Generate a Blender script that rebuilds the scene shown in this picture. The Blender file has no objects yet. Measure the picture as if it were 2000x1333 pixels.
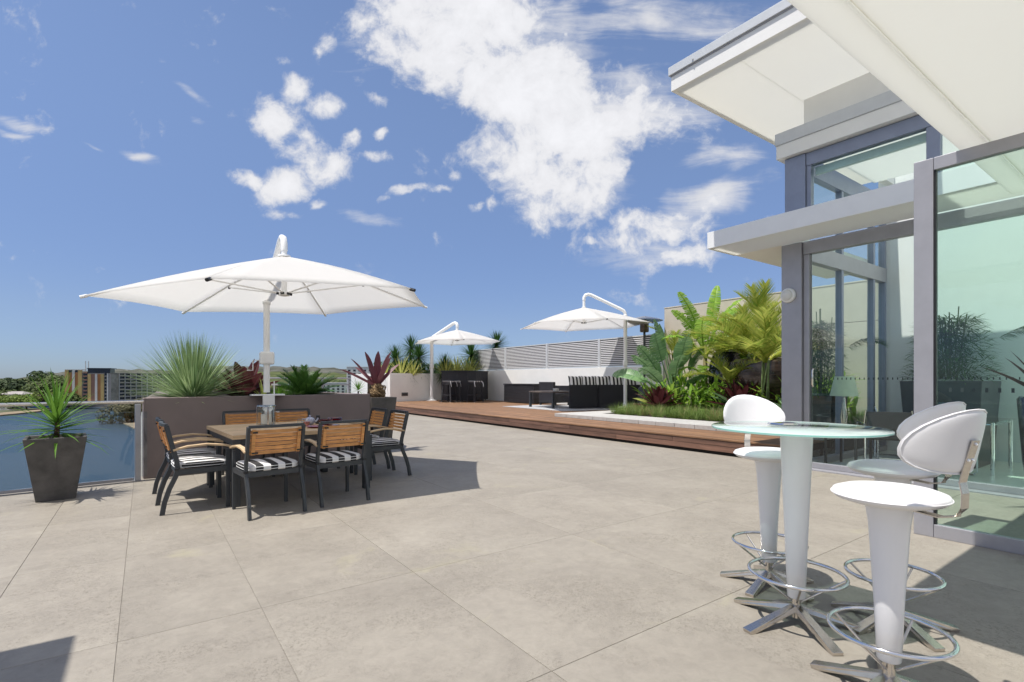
import bpy, bmesh, math, random
from mathutils import Vector, Matrix, Euler
R = math.radians
random.seed(7)
scene = bpy.context.scene
COL = scene.collection

# ---------------------------------------------------------------- camera
TH = math.atan2(718, 1000)
EYE = 1.32
cam_d = bpy.data.cameras.new('camera'); cam = bpy.data.objects.new('camera', cam_d); COL.objects.link(cam)
cam.location = (0, 0, EYE); cam.rotation_euler = (R(90), 0, -TH)
cam_d.sensor_width = 36; cam_d.lens = 18.0; cam_d.shift_y = 0.0378
cam_d.clip_start = 0.05; cam_d.clip_end = 20000
scene.camera = cam
# ---------------------------------------------------------------- sun
SUN = Vector((0.36, -0.035, -1)).normalized()
sd = bpy.data.lights.new('sun', 'SUN'); so = bpy.data.objects.new('sun', sd); COL.objects.link(so)
so.rotation_euler = SUN.to_track_quat('-Z', 'Y').to_euler()
so.location = (-10, 0, 30)
sd.energy = 2.0; sd.angle = R(0.5); sd.color = (1.0, 0.955, 0.89)
# ---------------------------------------------------------------- view
vs = scene.view_settings
vs.view_transform = 'Standard'; vs.look = 'None'; vs.gamma = 1; vs.use_curve_mapping = False; vs.exposure = 1.4
scene.cycles.max_bounces = 10; scene.cycles.transparent_max_bounces = 24
scene.cycles.diffuse_bounces = 5; scene.cycles.glossy_bounces = 4
scene.cycles.caustics_reflective = False; scene.cycles.caustics_refractive = False
# ---------------------------------------------------------------- world (sky + clouds)
W = bpy.data.worlds.new('World'); scene.world = W; W.use_nodes = True
nt = W.node_tree; N = nt.nodes; L = nt.links; N.clear()
def wn(t, **k):
    n = N.new(t)
    for a, b in k.items(): setattr(n, a, b)
    return n
def wmath(op, a, b=None, c=None, clamp=False):
    n = N.new('ShaderNodeMath'); n.operation = op; n.use_clamp = clamp
    for i, v in enumerate((a, b, c)):
        if v is None: continue
        if isinstance(v, (int, float)): n.inputs[i].default_value = v
        else: L.new(v, n.inputs[i])
    return n.outputs[0]
sky = wn('ShaderNodeTexSky'); sky.sky_type = 'NISHITA'; sky.sun_disc = False
sky.sun_elevation = R(70); sky.sun_rotation = R(-90); sky.altitude = 30; sky.air_density = 1.0; sky.dust_density = 0.3; sky.ozone_density = 3.0
tc = wn('ShaderNodeTexCoord')
s_, c_ = math.sin(TH), math.cos(TH)
def wdot(v):
    n = wn('ShaderNodeVectorMath'); n.operation = 'DOT_PRODUCT'; L.new(tc.outputs['Generated'], n.inputs[0]); n.inputs[1].default_value = v
    return n.outputs['Value']
fw = wdot((s_, c_, 0)); rt = wdot((c_, -s_, 0)); up = wdot((0, 0, 1))
fwc = wmath('MAXIMUM', fw, 0.08)
u = wmath('DIVIDE', rt, fwc); v = wmath('DIVIDE', up, fwc)
uv = wn('ShaderNodeCombineXYZ'); L.new(u, uv.inputs[0]); L.new(v, uv.inputs[1])
# ragged edges: the coordinates are warped by a small noise
warp = wn('ShaderNodeTexNoise'); warp.inputs['Scale'].default_value = 9; warp.inputs['Detail'].default_value = 6
L.new(tc.outputs['Generated'], warp.inputs['Vector'])
wsub = wn('ShaderNodeVectorMath'); wsub.operation = 'SUBTRACT'; L.new(warp.outputs['Color'], wsub.inputs[0]); wsub.inputs[1].default_value = (.5, .5, .5)
wsc = wn('ShaderNodeVectorMath'); wsc.operation = 'SCALE'; L.new(wsub.outputs[0], wsc.inputs[0]); wsc.inputs['Scale'].default_value = 0.075
wad = wn('ShaderNodeVectorMath'); wad.operation = 'ADD'; L.new(uv.outputs[0], wad.inputs[0]); L.new(wsc.outputs[0], wad.inputs[1])
def blobs(lst):
    acc = None
    for (px, py, rx, ry, rot, st) in lst:
        m = wn('ShaderNodeMapping'); m.vector_type = 'TEXTURE'
        m.inputs['Location'].default_value = ((px - 1000) / 1000, (742 - py) / 1000, 0)
        m.inputs['Rotation'].default_value = (0, 0, R(rot)); m.inputs['Scale'].default_value = (rx / 1000, ry / 1000, 1)
        L.new(wad.outputs[0], m.inputs['Vector'])
        z = wn('ShaderNodeVectorMath'); z.operation = 'MULTIPLY'; L.new(m.outputs[0], z.inputs[0]); z.inputs[1].default_value = (1, 1, 0)
        ln = wn('ShaderNodeVectorMath'); ln.operation = 'LENGTH'; L.new(z.outputs[0], ln.inputs[0])
        mr = wn('ShaderNodeMapRange'); mr.interpolation_type = 'SMOOTHSTEP'
        L.new(ln.outputs['Value'], mr.inputs['Value'])
        mr.inputs['From Min'].default_value = 0.1; mr.inputs['From Max'].default_value = 1.6
        mr.inputs['To Min'].default_value = st; mr.inputs['To Max'].default_value = 0
        o = mr.outputs[0]
        acc = o if acc is None else wmath('MAXIMUM', acc, o)
    return acc
puffs = blobs([(900, 40, 200, 120, 0, 1.15), (820, 110, 130, 70, -35, .95), (1010, 170, 215, 120, -35, 1.3), (1120, 245, 210, 100, 10, 1.25), (1060, 330, 150, 95, -50, 1.1),
   (1075, 400, 70, 60, 0, .9), (1185, 345, 70, 60, 10, .95), (1240, 470, 80, 40, -10, .85), (1290, 440, 130, 50, 12, .9), (1330, 500, 80, 30, 5, .85),
   (545, 240, 62, 52, -50, 1.0), (600, 290, 62, 48, -50, 1.0), (640, 325, 62, 36, 15, 1.0), (565, 360, 58, 36, 10, .95), (490, 350, 34, 17, -18, .85),
   (562, 419, 44, 13, -5, .75), (618, 398, 22, 14, -10, .75), (582, 170, 38, 30, 15, .92), (634, 213, 50, 26, 10, .9), (563, 123, 28, 16, 0, .8), (632, 88, 34, 30, 0, .82),
   (690, 273, 30, 28, -20, .82), (753, 265, 18, 15, 0, .75), (742, 312, 38, 16, -12, .68), (790, 378, 60, 10, 8, .62), (855, 372, 30, 10, 10, .6), (968, 400, 17, 24, 0, .85), (935, 405, 24, 13, 0, .65),
   (890, 338, 22, 15, 10, .72), (745, 205, 26, 14, -25, .62), (748, 392, 20, 10, 0, .62), (1160, 475, 24, 8, 0, .6)])
wisps = blobs([(1180, 210, 260, 90, 8, .95), (980, 60, 330, 110, 0, .8), (1300, 215, 120, 55, 5, .75), (1360, 405, 170, 48, 22, .85), (1420, 310, 105, 34, 16, .85), (1340, 30, 300, 62, -4, .66),
   (1480, 60, 190, 45, 20, .6), (30, 245, 60, 16, -18, .62), (20, 265, 50, 9, -20, .6), (180, 287, 40, 7, -16, .66), (265, 300, 55, 10, -16, .68), (315, 116, 20, 10, -20, .6), (365, 175, 58, 13, -30, .55), (385, 235, 18, 12, 0, .5),
   (725, 428, 72, 20, -12, .6), (1290, 480, 150, 60, 8, .7), (1130, 345, 120, 70, -20, .8)])
n1 = wn('ShaderNodeTexNoise'); n1.inputs['Scale'].default_value = 9; n1.inputs['Detail'].default_value = 12; n1.inputs['Roughness'].default_value = .56
L.new(wad.outputs[0], n1.inputs['Vector'])
mp = wn('ShaderNodeMapping'); mp.inputs['Rotation'].default_value = (0, 0, R(-14)); mp.inputs['Scale'].default_value = (5, 22, 1); L.new(uv.outputs[0], mp.inputs['Vector'])
n2 = wn('ShaderNodeTexNoise'); n2.inputs['Scale'].default_value = 1; n2.inputs['Detail'].default_value = 11; n2.inputs['Roughness'].default_value = .6; n2.inputs['Distortion'].default_value = .6
L.new(mp.outputs[0], n2.inputs['Vector'])
def sstep(x, a, b, lo=0, hi=1):
    m = wn('ShaderNodeMapRange'); m.interpolation_type = 'SMOOTHSTEP'; L.new(x, m.inputs['Value'])
    m.inputs['From Min'].default_value = a; m.inputs['From Max'].default_value = b; m.inputs['To Min'].default_value = lo; m.inputs['To Max'].default_value = hi
    return m.outputs[0]
n1b = wn('ShaderNodeTexNoise'); n1b.inputs['Scale'].default_value = 30; n1b.inputs['Detail'].default_value = 6; n1b.inputs['Roughness'].default_value = .65; L.new(wad.outputs[0], n1b.inputs['Vector'])
nn = wmath('SUBTRACT', wmath('MULTIPLY_ADD', n1b.outputs['Fac'], .55, n1.outputs['Fac']), .775)
d1 = wmath('MULTIPLY_ADD', nn, 2.2, puffs)
c1 = sstep(d1, .26, .98)
d2 = wmath('MULTIPLY_ADD', wmath('MULTIPLY_ADD', n1.outputs['Fac'], .5, wmath('SUBTRACT', n2.outputs['Fac'], .75)), 1.7, wisps)
c2 = wmath('MULTIPLY', sstep(d2, .30, 1.15), .95)
front = sstep(fw, .1, .2)
# the rest of the sky, out of view: cloud thickened for white fill light
n3 = wn('ShaderNodeTexNoise'); n3.inputs['Scale'].default_value = 2.6; n3.inputs['Detail'].default_value = 10; n3.inputs['Roughness'].default_value = .55; L.new(tc.outputs['Generated'], n3.inputs['Vector'])
c3 = wmath('MULTIPLY', sstep(n3.outputs['Fac'], .40, .58), wmath('SUBTRACT', 1, sstep(fw, -.05, .2)))
mask = wmath('MAXIMUM', wmath('MULTIPLY', wmath('MAXIMUM', c1, c2), front), c3)
mask = wmath('MULTIPLY', mask, sstep(up, .02, .12))
shade = sstep(wmath('MULTIPLY_ADD', nn, 2.2, puffs), .3, 1.7, .50, .61)
ccol = wn('ShaderNodeCombineXYZ'); L.new(wmath('MULTIPLY', shade, .985), ccol.inputs[0]); L.new(wmath('MULTIPLY', shade, .99), ccol.inputs[1]); L.new(wmath('MULTIPLY', shade, 1.03), ccol.inputs[2])
hs = wn('ShaderNodeHueSaturation'); hs.inputs['Saturation'].default_value = 1.0; L.new(sky.outputs[0], hs.inputs['Color'])
tint = wn('ShaderNodeMix'); tint.data_type = 'RGBA'; tint.blend_type = 'MULTIPLY'; tint.inputs[0].default_value = 1; tint.inputs[7].default_value = (.95, .875, .885, 1)
SKYS = 0.066
bg1 = wn('ShaderNodeBackground'); L.new(hs.outputs[0], tint.inputs[6])
low = wn('ShaderNodeMix'); low.data_type = 'RGBA'; low.blend_type = 'MULTIPLY'; L.new(sstep(up, .0, .55, 1, 0), low.inputs[0]); L.new(tint.outputs[2], low.inputs[6]); low.inputs[7].default_value = (.45, .51, .66, 1)
low2 = wn('ShaderNodeMix'); low2.data_type = 'RGBA'; low2.blend_type = 'MULTIPLY'; L.new(sstep(up, .0, .12, 1, 0), low2.inputs[0]); L.new(low.outputs[2], low2.inputs[6]); low2.inputs[7].default_value = (.80, .96, 1.12, 1)
L.new(low2.outputs[2], bg1.inputs[0]); bg1.inputs[1].default_value = SKYS
bg2 = wn('ShaderNodeBackground'); L.new(ccol.outputs[0], bg2.inputs[0]); bg2.inputs[1].default_value = .58
mx = wn('ShaderNodeMixShader'); L.new(mask, mx.inputs[0]); L.new(bg1.outputs[0], mx.inputs[1]); L.new(bg2.outputs[0], mx.inputs[2])
wo = wn('ShaderNodeOutputWorld'); L.new(mx.outputs[0], wo.inputs[0])

# ---------------------------------------------------------------- materials
MATS = {}
def base_mat(name):
    m = bpy.data.materials.new(name); m.use_nodes = True
    n = m.node_tree.nodes; l = m.node_tree.links
    return m, n, l, n['Principled BSDF'], n['Material Output']
def mat(name, col, rough=.5, metal=0, var=.06, scale=6, bump=.05, bscale=60, spec=.5, coat=0, stretch=(1, 1, 1), rnd=0, col2=None, emis=None):
    if name in MATS: return MATS[name]
    m, n, l, b, o = base_mat(name)
    geo = n.new('ShaderNodeNewGeometry'); mp = n.new('ShaderNodeMapping'); mp.inputs['Scale'].default_value = stretch; l.new(geo.outputs['Position'], mp.inputs[0])
    t = n.new('ShaderNodeTexNoise'); t.inputs['Scale'].default_value = scale; t.inputs['Detail'].default_value = 8; t.inputs['Roughness'].default_value = .6; l.new(mp.outputs[0], t.inputs['Vector'])
    r = n.new('ShaderNodeValToRGB'); c2 = col2 or tuple(max(0, x * (1 - 2 * var)) for x in col)
    r.color_ramp.elements[0].color = (*c2, 1); r.color_ramp.elements[1].color = (*[min(1, x * (1 + var)) for x in col], 1)
    r.color_ramp.elements[0].position = .3; r.color_ramp.elements[1].position = .7
    l.new(t.outputs['Fac'], r.inputs[0]); src = r.outputs[0]
    if rnd:
        oi = n.new('ShaderNodeObjectInfo'); h = n.new('ShaderNodeHueSaturation'); mr = n.new('ShaderNodeMapRange'); l.new(oi.outputs['Random'], mr.inputs['Value'])
        mr.inputs['To Min'].default_value = 1 - rnd; mr.inputs['To Max'].default_value = 1 + rnd; l.new(mr.outputs[0], h.inputs['Value']); l.new(src, h.inputs['Color']); src = h.outputs[0]
    l.new(src, b.inputs['Base Color'])
    b.inputs['Roughness'].default_value = rough; b.inputs['Metallic'].default_value = metal; b.inputs['Specular IOR Level'].default_value = spec
    b.inputs['Coat Weight'].default_value = coat
    if bump:
        t2 = n.new('ShaderNodeTexNoise'); t2.inputs['Scale'].default_value = bscale; t2.inputs['Detail'].default_value = 5; l.new(mp.outputs[0], t2.inputs['Vector'])
        bp = n.new('ShaderNodeBump'); bp.inputs['Strength'].default_value = bump; bp.inputs['Distance'].default_value = .02; l.new(t2.outputs['Fac'], bp.inputs['Height']); l.new(bp.outputs[0], b.inputs['Normal'])
    if emis: b.inputs['Emission Color'].default_value = (*emis, 1); b.inputs['Emission Strength'].default_value = 1
    MATS[name] = m; return m
def leafmat(name, c1, c2, trans=.35, rough=.45, tip=None):
    if name in MATS: return MATS[name]
    m, n, l, b, o = base_mat(name)
    geo = n.new('ShaderNodeNewGeometry'); r = n.new('ShaderNodeValToRGB')
    r.color_ramp.elements[0].color = (*c1, 1); r.color_ramp.elements[1].color = (*c2, 1)
    t = n.new('ShaderNodeTexNoise'); t.inputs['Scale'].default_value = 5; t.inputs['Detail'].default_value = 4; l.new(geo.outputs['Position'], t.inputs['Vector'])
    a = n.new('ShaderNodeMath'); a.operation = 'MULTIPLY_ADD'; l.new(geo.outputs['Random Per Island'], a.inputs[0]); a.inputs[1].default_value = .75
    s = n.new('ShaderNodeMath'); s.operation = 'MULTIPLY_ADD'; l.new(t.outputs['Fac'], s.inputs[0]); s.inputs[1].default_value = .6; s.inputs[2].default_value = -.17; l.new(s.outputs[0], a.inputs[2])
    l.new(a.outputs[0], r.inputs[0]); l.new(r.outputs[0], b.inputs['Base Color'])
    b.inputs['Roughness'].default_value = rough; b.inputs['Specular IOR Level'].default_value = .35
    tr = n.new('ShaderNodeBsdfTranslucent'); g = n.new('ShaderNodeGamma'); g.inputs[1].default_value = .75; l.new(r.outputs[0], g.inputs[0]); l.new(g.outputs[0], tr.inputs['Color'])
    mx = n.new('ShaderNodeMixShader'); mx.inputs[0].default_value = trans; l.new(b.outputs[0], mx.inputs[1]); l.new(tr.outputs[0], mx.inputs[2]); l.new(mx.outputs[0], o.inputs[0])
    MATS[name] = m; return m
def glassmat(name, tint, refl=1.0, rough=0):
    if name in MATS: return MATS[name]
    m, n, l, b, o = base_mat(name); n.remove(b)
    tr = n.new('ShaderNodeBsdfTransparent'); tr.inputs[0].default_value = (*tint, 1)
    gl = n.new('ShaderNodeBsdfGlossy'); gl.inputs['Roughness'].default_value = rough
    fr = n.new('ShaderNodeFresnel'); fr.inputs[0].default_value = 1.5
    k0 = n.new('ShaderNodeMath'); k0.operation = 'MULTIPLY'; l.new(fr.outputs[0], k0.inputs[0]); k0.inputs[1].default_value = refl * 1.7; k0.use_clamp = True
    ge = n.new('ShaderNodeNewGeometry'); iv = n.new('ShaderNodeMath'); iv.operation = 'SUBTRACT'; iv.inputs[0].default_value = 1; l.new(ge.outputs['Backfacing'], iv.inputs[1])
    k = n.new('ShaderNodeMath'); k.operation = 'MULTIPLY'; l.new(k0.outputs[0], k.inputs[0]); l.new(iv.outputs[0], k.inputs[1])
    mx = n.new('ShaderNodeMixShader'); l.new(k.outputs[0], mx.inputs[0]); l.new(tr.outputs[0], mx.inputs[1]); l.new(gl.outputs[0], mx.inputs[2]); l.new(mx.outputs[0], o.inputs[0])
    MATS[name] = m; return m
def fabricmat(name, col, trans):
    m, n, l, b, o = base_mat(name); b.inputs['Base Color'].default_value = (*col, 1); b.inputs['Roughness'].default_value = .8
    geo = n.new('ShaderNodeNewGeometry'); t = n.new('ShaderNodeTexNoise'); t.inputs['Scale'].default_value = 3; t.inputs['Detail'].default_value = 4; l.new(geo.outputs['Position'], t.inputs['Vector'])
    bp = n.new('ShaderNodeBump'); bp.inputs['Strength'].default_value = .35; bp.inputs['Distance'].default_value = .03; l.new(t.outputs['Fac'], bp.inputs['Height']); l.new(bp.outputs[0], b.inputs['Normal'])
    tr = n.new('ShaderNodeBsdfTranslucent'); tr.inputs[0].default_value = (*col, 1); mx = n.new('ShaderNodeMixShader'); mx.inputs[0].default_value = trans
    l.new(b.outputs[0], mx.inputs[1]); l.new(tr.outputs[0], mx.inputs[2]); l.new(mx.outputs[0], o.inputs[0]); MATS[name] = m; return m

def tilemat():
    m, n, l, b, o = base_mat('stone_tile')
    geo = n.new('ShaderNodeNewGeometry'); oi = n.new('ShaderNodeObjectInfo')
    off = n.new('ShaderNodeVectorMath'); off.operation = 'MULTIPLY_ADD'; l.new(oi.outputs['Random'], off.inputs[0]); off.inputs[1].default_value = (7, 3, 0); l.new(geo.outputs['Position'], off.inputs[2])
    def noise(sc, det, ro=.6, dist=0, vec=None):
        t = n.new('ShaderNodeTexNoise'); t.inputs['Scale'].default_value = sc; t.inputs['Detail'].default_value = det; t.inputs['Roughness'].default_value = ro; t.inputs['Distortion'].default_value = dist
        l.new(vec or off.outputs[0], t.inputs['Vector']); return t.outputs['Fac']
    def ramp(x, p0, c0, p1, c1):
        r = n.new('ShaderNodeValToRGB'); r.color_ramp.elements[0].position = p0; r.color_ramp.elements[1].position = p1
        r.color_ramp.elements[0].color = (*c0, 1); r.color_ramp.elements[1].color = (*c1, 1); l.new(x, r.inputs[0]); return r.outputs[0]
    def mixc(a, bb, mode, f):
        x = n.new('ShaderNodeMix'); x.data_type = 'RGBA'; x.blend_type = mode
        if isinstance(f, float): x.inputs[0].default_value = f
        else: l.new(f, x.inputs[0])
        l.new(a, x.inputs[6]); l.new(bb, x.inputs[7]); return x.outputs[2]
    big = noise(1.1, 6, .65, .6)
    c = ramp(big, .3, (.268, .241, .204), .7, (.332, .301, .254))
    mid = noise(11, 12, .78, .5)
    c = mixc(c, ramp(mid, .35, (.87, .87, .865), .62, (1.04, 1.04, 1.03)), 'MULTIPLY', 1.0)
    # small pits gathered in patches
    pit = noise(48, 7, .8, 1.2); patch = noise(1.6, 5, .6, 1.0)
    pm = n.new('ShaderNodeMath'); pm.operation = 'MULTIPLY'
    l.new(ramp(pit, .40, (1, 1, 1), .48, (0, 0, 0)), pm.inputs[0]); l.new(ramp(patch, .42, (0, 0, 0), .58, (1, 1, 1)), pm.inputs[1])
    dk = n.new('ShaderNodeRGB'); dk.outputs[0].default_value = (.215, .19, .155, 1)
    c = mixc(c, dk.outputs[0], 'MIX', pm.outputs[0])
    # yellowish stains
    st = noise(.9, 7, .65, 1.5, geo.outputs['Position']); yl = n.new('ShaderNodeRGB'); yl.outputs[0].default_value = (.36, .33, .225, 1)
    c = mixc(c, yl.outputs[0], 'MIX', ramp(st, .6, (0, 0, 0), .72, (.6, .6, .6)))
    h = n.new('ShaderNodeHueSaturation'); mr = n.new('ShaderNodeMapRange'); l.new(oi.outputs['Random'], mr.inputs['Value']); mr.inputs['To Min'].default_value = .965; mr.inputs['To Max'].default_value = 1.03
    l.new(mr.outputs[0], h.inputs['Value']); l.new(c, h.inputs['Color']); l.new(h.outputs[0], b.inputs['Base Color'])
    b.inputs['Roughness'].default_value = .62; b.inputs['Specular IOR Level'].default_value = .35
    hgt = n.new('ShaderNodeMath'); hgt.operation = 'SUBTRACT'; l.new(mid, hgt.inputs[0]); l.new(pm.outputs[0], hgt.inputs[1])
    bp = n.new('ShaderNodeBump'); bp.inputs['Strength'].default_value = .35; bp.inputs['Distance'].default_value = .006; l.new(hgt.outputs[0], bp.inputs['Height']); l.new(bp.outputs[0], b.inputs['Normal'])
    return m
M_TILE = tilemat()
M_WHITE = mat('white_render', (.87, .86, .83), .75, var=.025, scale=2, bump=.04, bscale=120)
M_SOFFIT = mat('cream_soffit', (.90, .88, .80), .8, var=.02, scale=2, bump=.03)
M_WPAINT = mat('white_paint_metal', (.87, .87, .86), .35, var=.015, bump=0)
M_ALU = mat('grey_aluminium', (.39, .385, .41), .42, .35, var=.04, bump=.02)
M_ALU2 = mat('blue_grey_aluminium', (.27, .30, .385), .4, .3, var=.04, bump=.02)
M_FLASH = mat('grey_flashing', (.62, .64, .66), .5, .1, var=.03)
M_TAUPE = mat('taupe_render', (.215, .172, .162), .8, var=.05, scale=3, bump=.08, bscale=150)
M_TAUPET = mat('taupe_cap', (.24, .19, .185), .8, var=.05, scale=3, bump=.08, bscale=150)
M_CHAR = mat('charcoal_metal', (.055, .06, .066), .45, .3, var=.08)
M_TEAK = mat('orange_teak', (.70, .33, .11), .5, var=.2, scale=9, stretch=(1, 6, 8), bump=.1, rnd=.12)
M_TEAKL = mat('pale_teak', (.60, .43, .25), .6, var=.14, scale=9, stretch=(1, 6, 8), bump=.1, rnd=.1)
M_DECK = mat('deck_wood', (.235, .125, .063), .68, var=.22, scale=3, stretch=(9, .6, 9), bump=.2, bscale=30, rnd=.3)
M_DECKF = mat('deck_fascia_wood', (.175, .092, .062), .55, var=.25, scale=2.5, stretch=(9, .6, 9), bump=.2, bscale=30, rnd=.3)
M_COPE = mat('stone_coping', (.47, .455, .43), .7, var=.07, scale=9, bump=.1, rnd=.04)
M_BEIGE = mat('beige_wall_paint', (.60, .54, .45), .8, var=.05, scale=1.5, bump=.05)
M_WICK = mat('black_wicker', (.020, .020, .026), .5, var=.4, scale=90, bump=.8, bscale=110)
M_BLACK = mat('black_plastic', (.014, .014, .017), .45, var=.1)
M_LATT = mat('white_louvre_metal', (.88, .88, .89), .45, var=.03, bump=0)
M_POT = mat('charcoal_fibre_clay', (.105, .098, .092), .8, var=.2, scale=5, bump=.25, bscale=40)
M_URN = mat('black_glaze', (.012, .010, .022), .12, var=.2, scale=8, bump=.0, coat=.6)
M_BOWL = mat('bronze_glaze', (.07, .045, .035), .2, var=.35, scale=3, stretch=(1, 1, 6), bump=.05, coat=.5)
M_CHROME = mat('brushed_steel', (.62, .58, .53), .22, 1, var=.05, scale=30, bump=.01)
M_CHROME2 = mat('chrome_tube', (.72, .72, .74), .10, 1, var=.02, bump=0)
M_LEATH = mat('white_leather', (.80, .79, .79), .42, var=.015, bump=.04, bscale=180)
M_PLAST = mat('white_gloss_column', (.82, .82, .83), .25, var=.01, bump=0, coat=.3)
M_SOIL = mat('dark_soil', (.045, .032, .022), .95, var=.4, scale=20, bump=.8, bscale=50)
M_BARK = mat('fibrous_bark', (.13, .08, .045), .9, var=.5, scale=14, bump=1, bscale=30)
M_STEMG = mat('green_stem', (.16, .22, .07), .5, var=.3, scale=7, stretch=(3, 3, .6))
M_CANOPY = fabricmat('white_canvas', (.90, .895, .88), .62)
M_SOFFIT_SUN = fabricmat('sun_passing_soffit', (.87, .868, .835), .55)  # soffits made translucent so sun brightens them and the shade below
M_RED = mat('red_glaze', (.30, .008, .015), .2, var=.1, coat=.5)
M_DKRED = mat('dark_red_lacquer', (.09, .006, .012), .2, var=.1, coat=.5)
M_CHINA = mat('painted_china', (.75, .74, .74), .2, var=.02, col2=(.12, .16, .35), scale=22, bump=0, coat=.5)
M_WAX = mat('white_candle_wax', (.85, .83, .77), .5, var=.01, bump=0)
M_GCLEAR = glassmat('clear_glass', (.975, .985, .98), .9)
M_GRAIL = glassmat('railing_glass', (.90, .95, .98), .9)
M_GWIN = glassmat('window_glass', (.935, .985, .965), .75)
M_GSCR = glassmat('green_screen_glass', (.84, .945, .905), .75)
M_GEDGE = mat('frosted_glass', (.62, .80, .74), .25, var=.01, bump=0)
M_IWALL = mat('interior_white', (.90, .90, .89), .8, var=.01, bump=0)
M_IFLOOR = mat('interior_pale_tile', (.76, .78, .70), .3, var=.04, scale=2, bump=0)
M_SAND = mat('river_sand', (.26, .20, .125), .9, var=.15, scale=.2, bump=0)
M_LGREY = mat('rug_grey', (.42, .42, .43), .95, var=.1, scale=40, bump=.4, bscale=200)
def stripemat():
    m, n, l, b, o = base_mat('striped_fabric')
    tcn = n.new('ShaderNodeTexCoord'); sp = n.new('ShaderNodeSeparateXYZ'); l.new(tcn.outputs['Object'], sp.inputs[0])
    a = n.new('ShaderNodeMath'); a.operation = 'MULTIPLY_ADD'; l.new(sp.outputs[0], a.inputs[0]); a.inputs[1].default_value = 7.4; a.inputs[2].default_value = 50.25
    f = n.new('ShaderNodeMath'); f.operation = 'FRACT'; l.new(a.outputs[0], f.inputs[0])
    g = n.new('ShaderNodeMath'); g.operation = 'GREATER_THAN'; l.new(f.outputs[0], g.inputs[0]); g.inputs[1].default_value = .5
    mx = n.new('ShaderNodeMix'); mx.data_type = 'RGBA'; l.new(g.outputs[0], mx.inputs[0]); mx.inputs[6].default_value = (.022, .021, .022, 1); mx.inputs[7].default_value = (.72, .71, .70, 1)
    l.new(mx.outputs[2], b.inputs['Base Color']); b.inputs['Roughness'].default_value = .85
    t = n.new('ShaderNodeTexNoise'); t.inputs['Scale'].default_value = 14; l.new(tcn.outputs['Object'], t.inputs['Vector']); bp = n.new('ShaderNodeBump'); bp.inputs['Strength'].default_value = .25; bp.inputs['Distance'].default_value = .02
    l.new(t.outputs['Fac'], bp.inputs['Height']); l.new(bp.outputs[0], b.inputs['Normal']); return m
M_STRIPE = stripemat()

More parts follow.
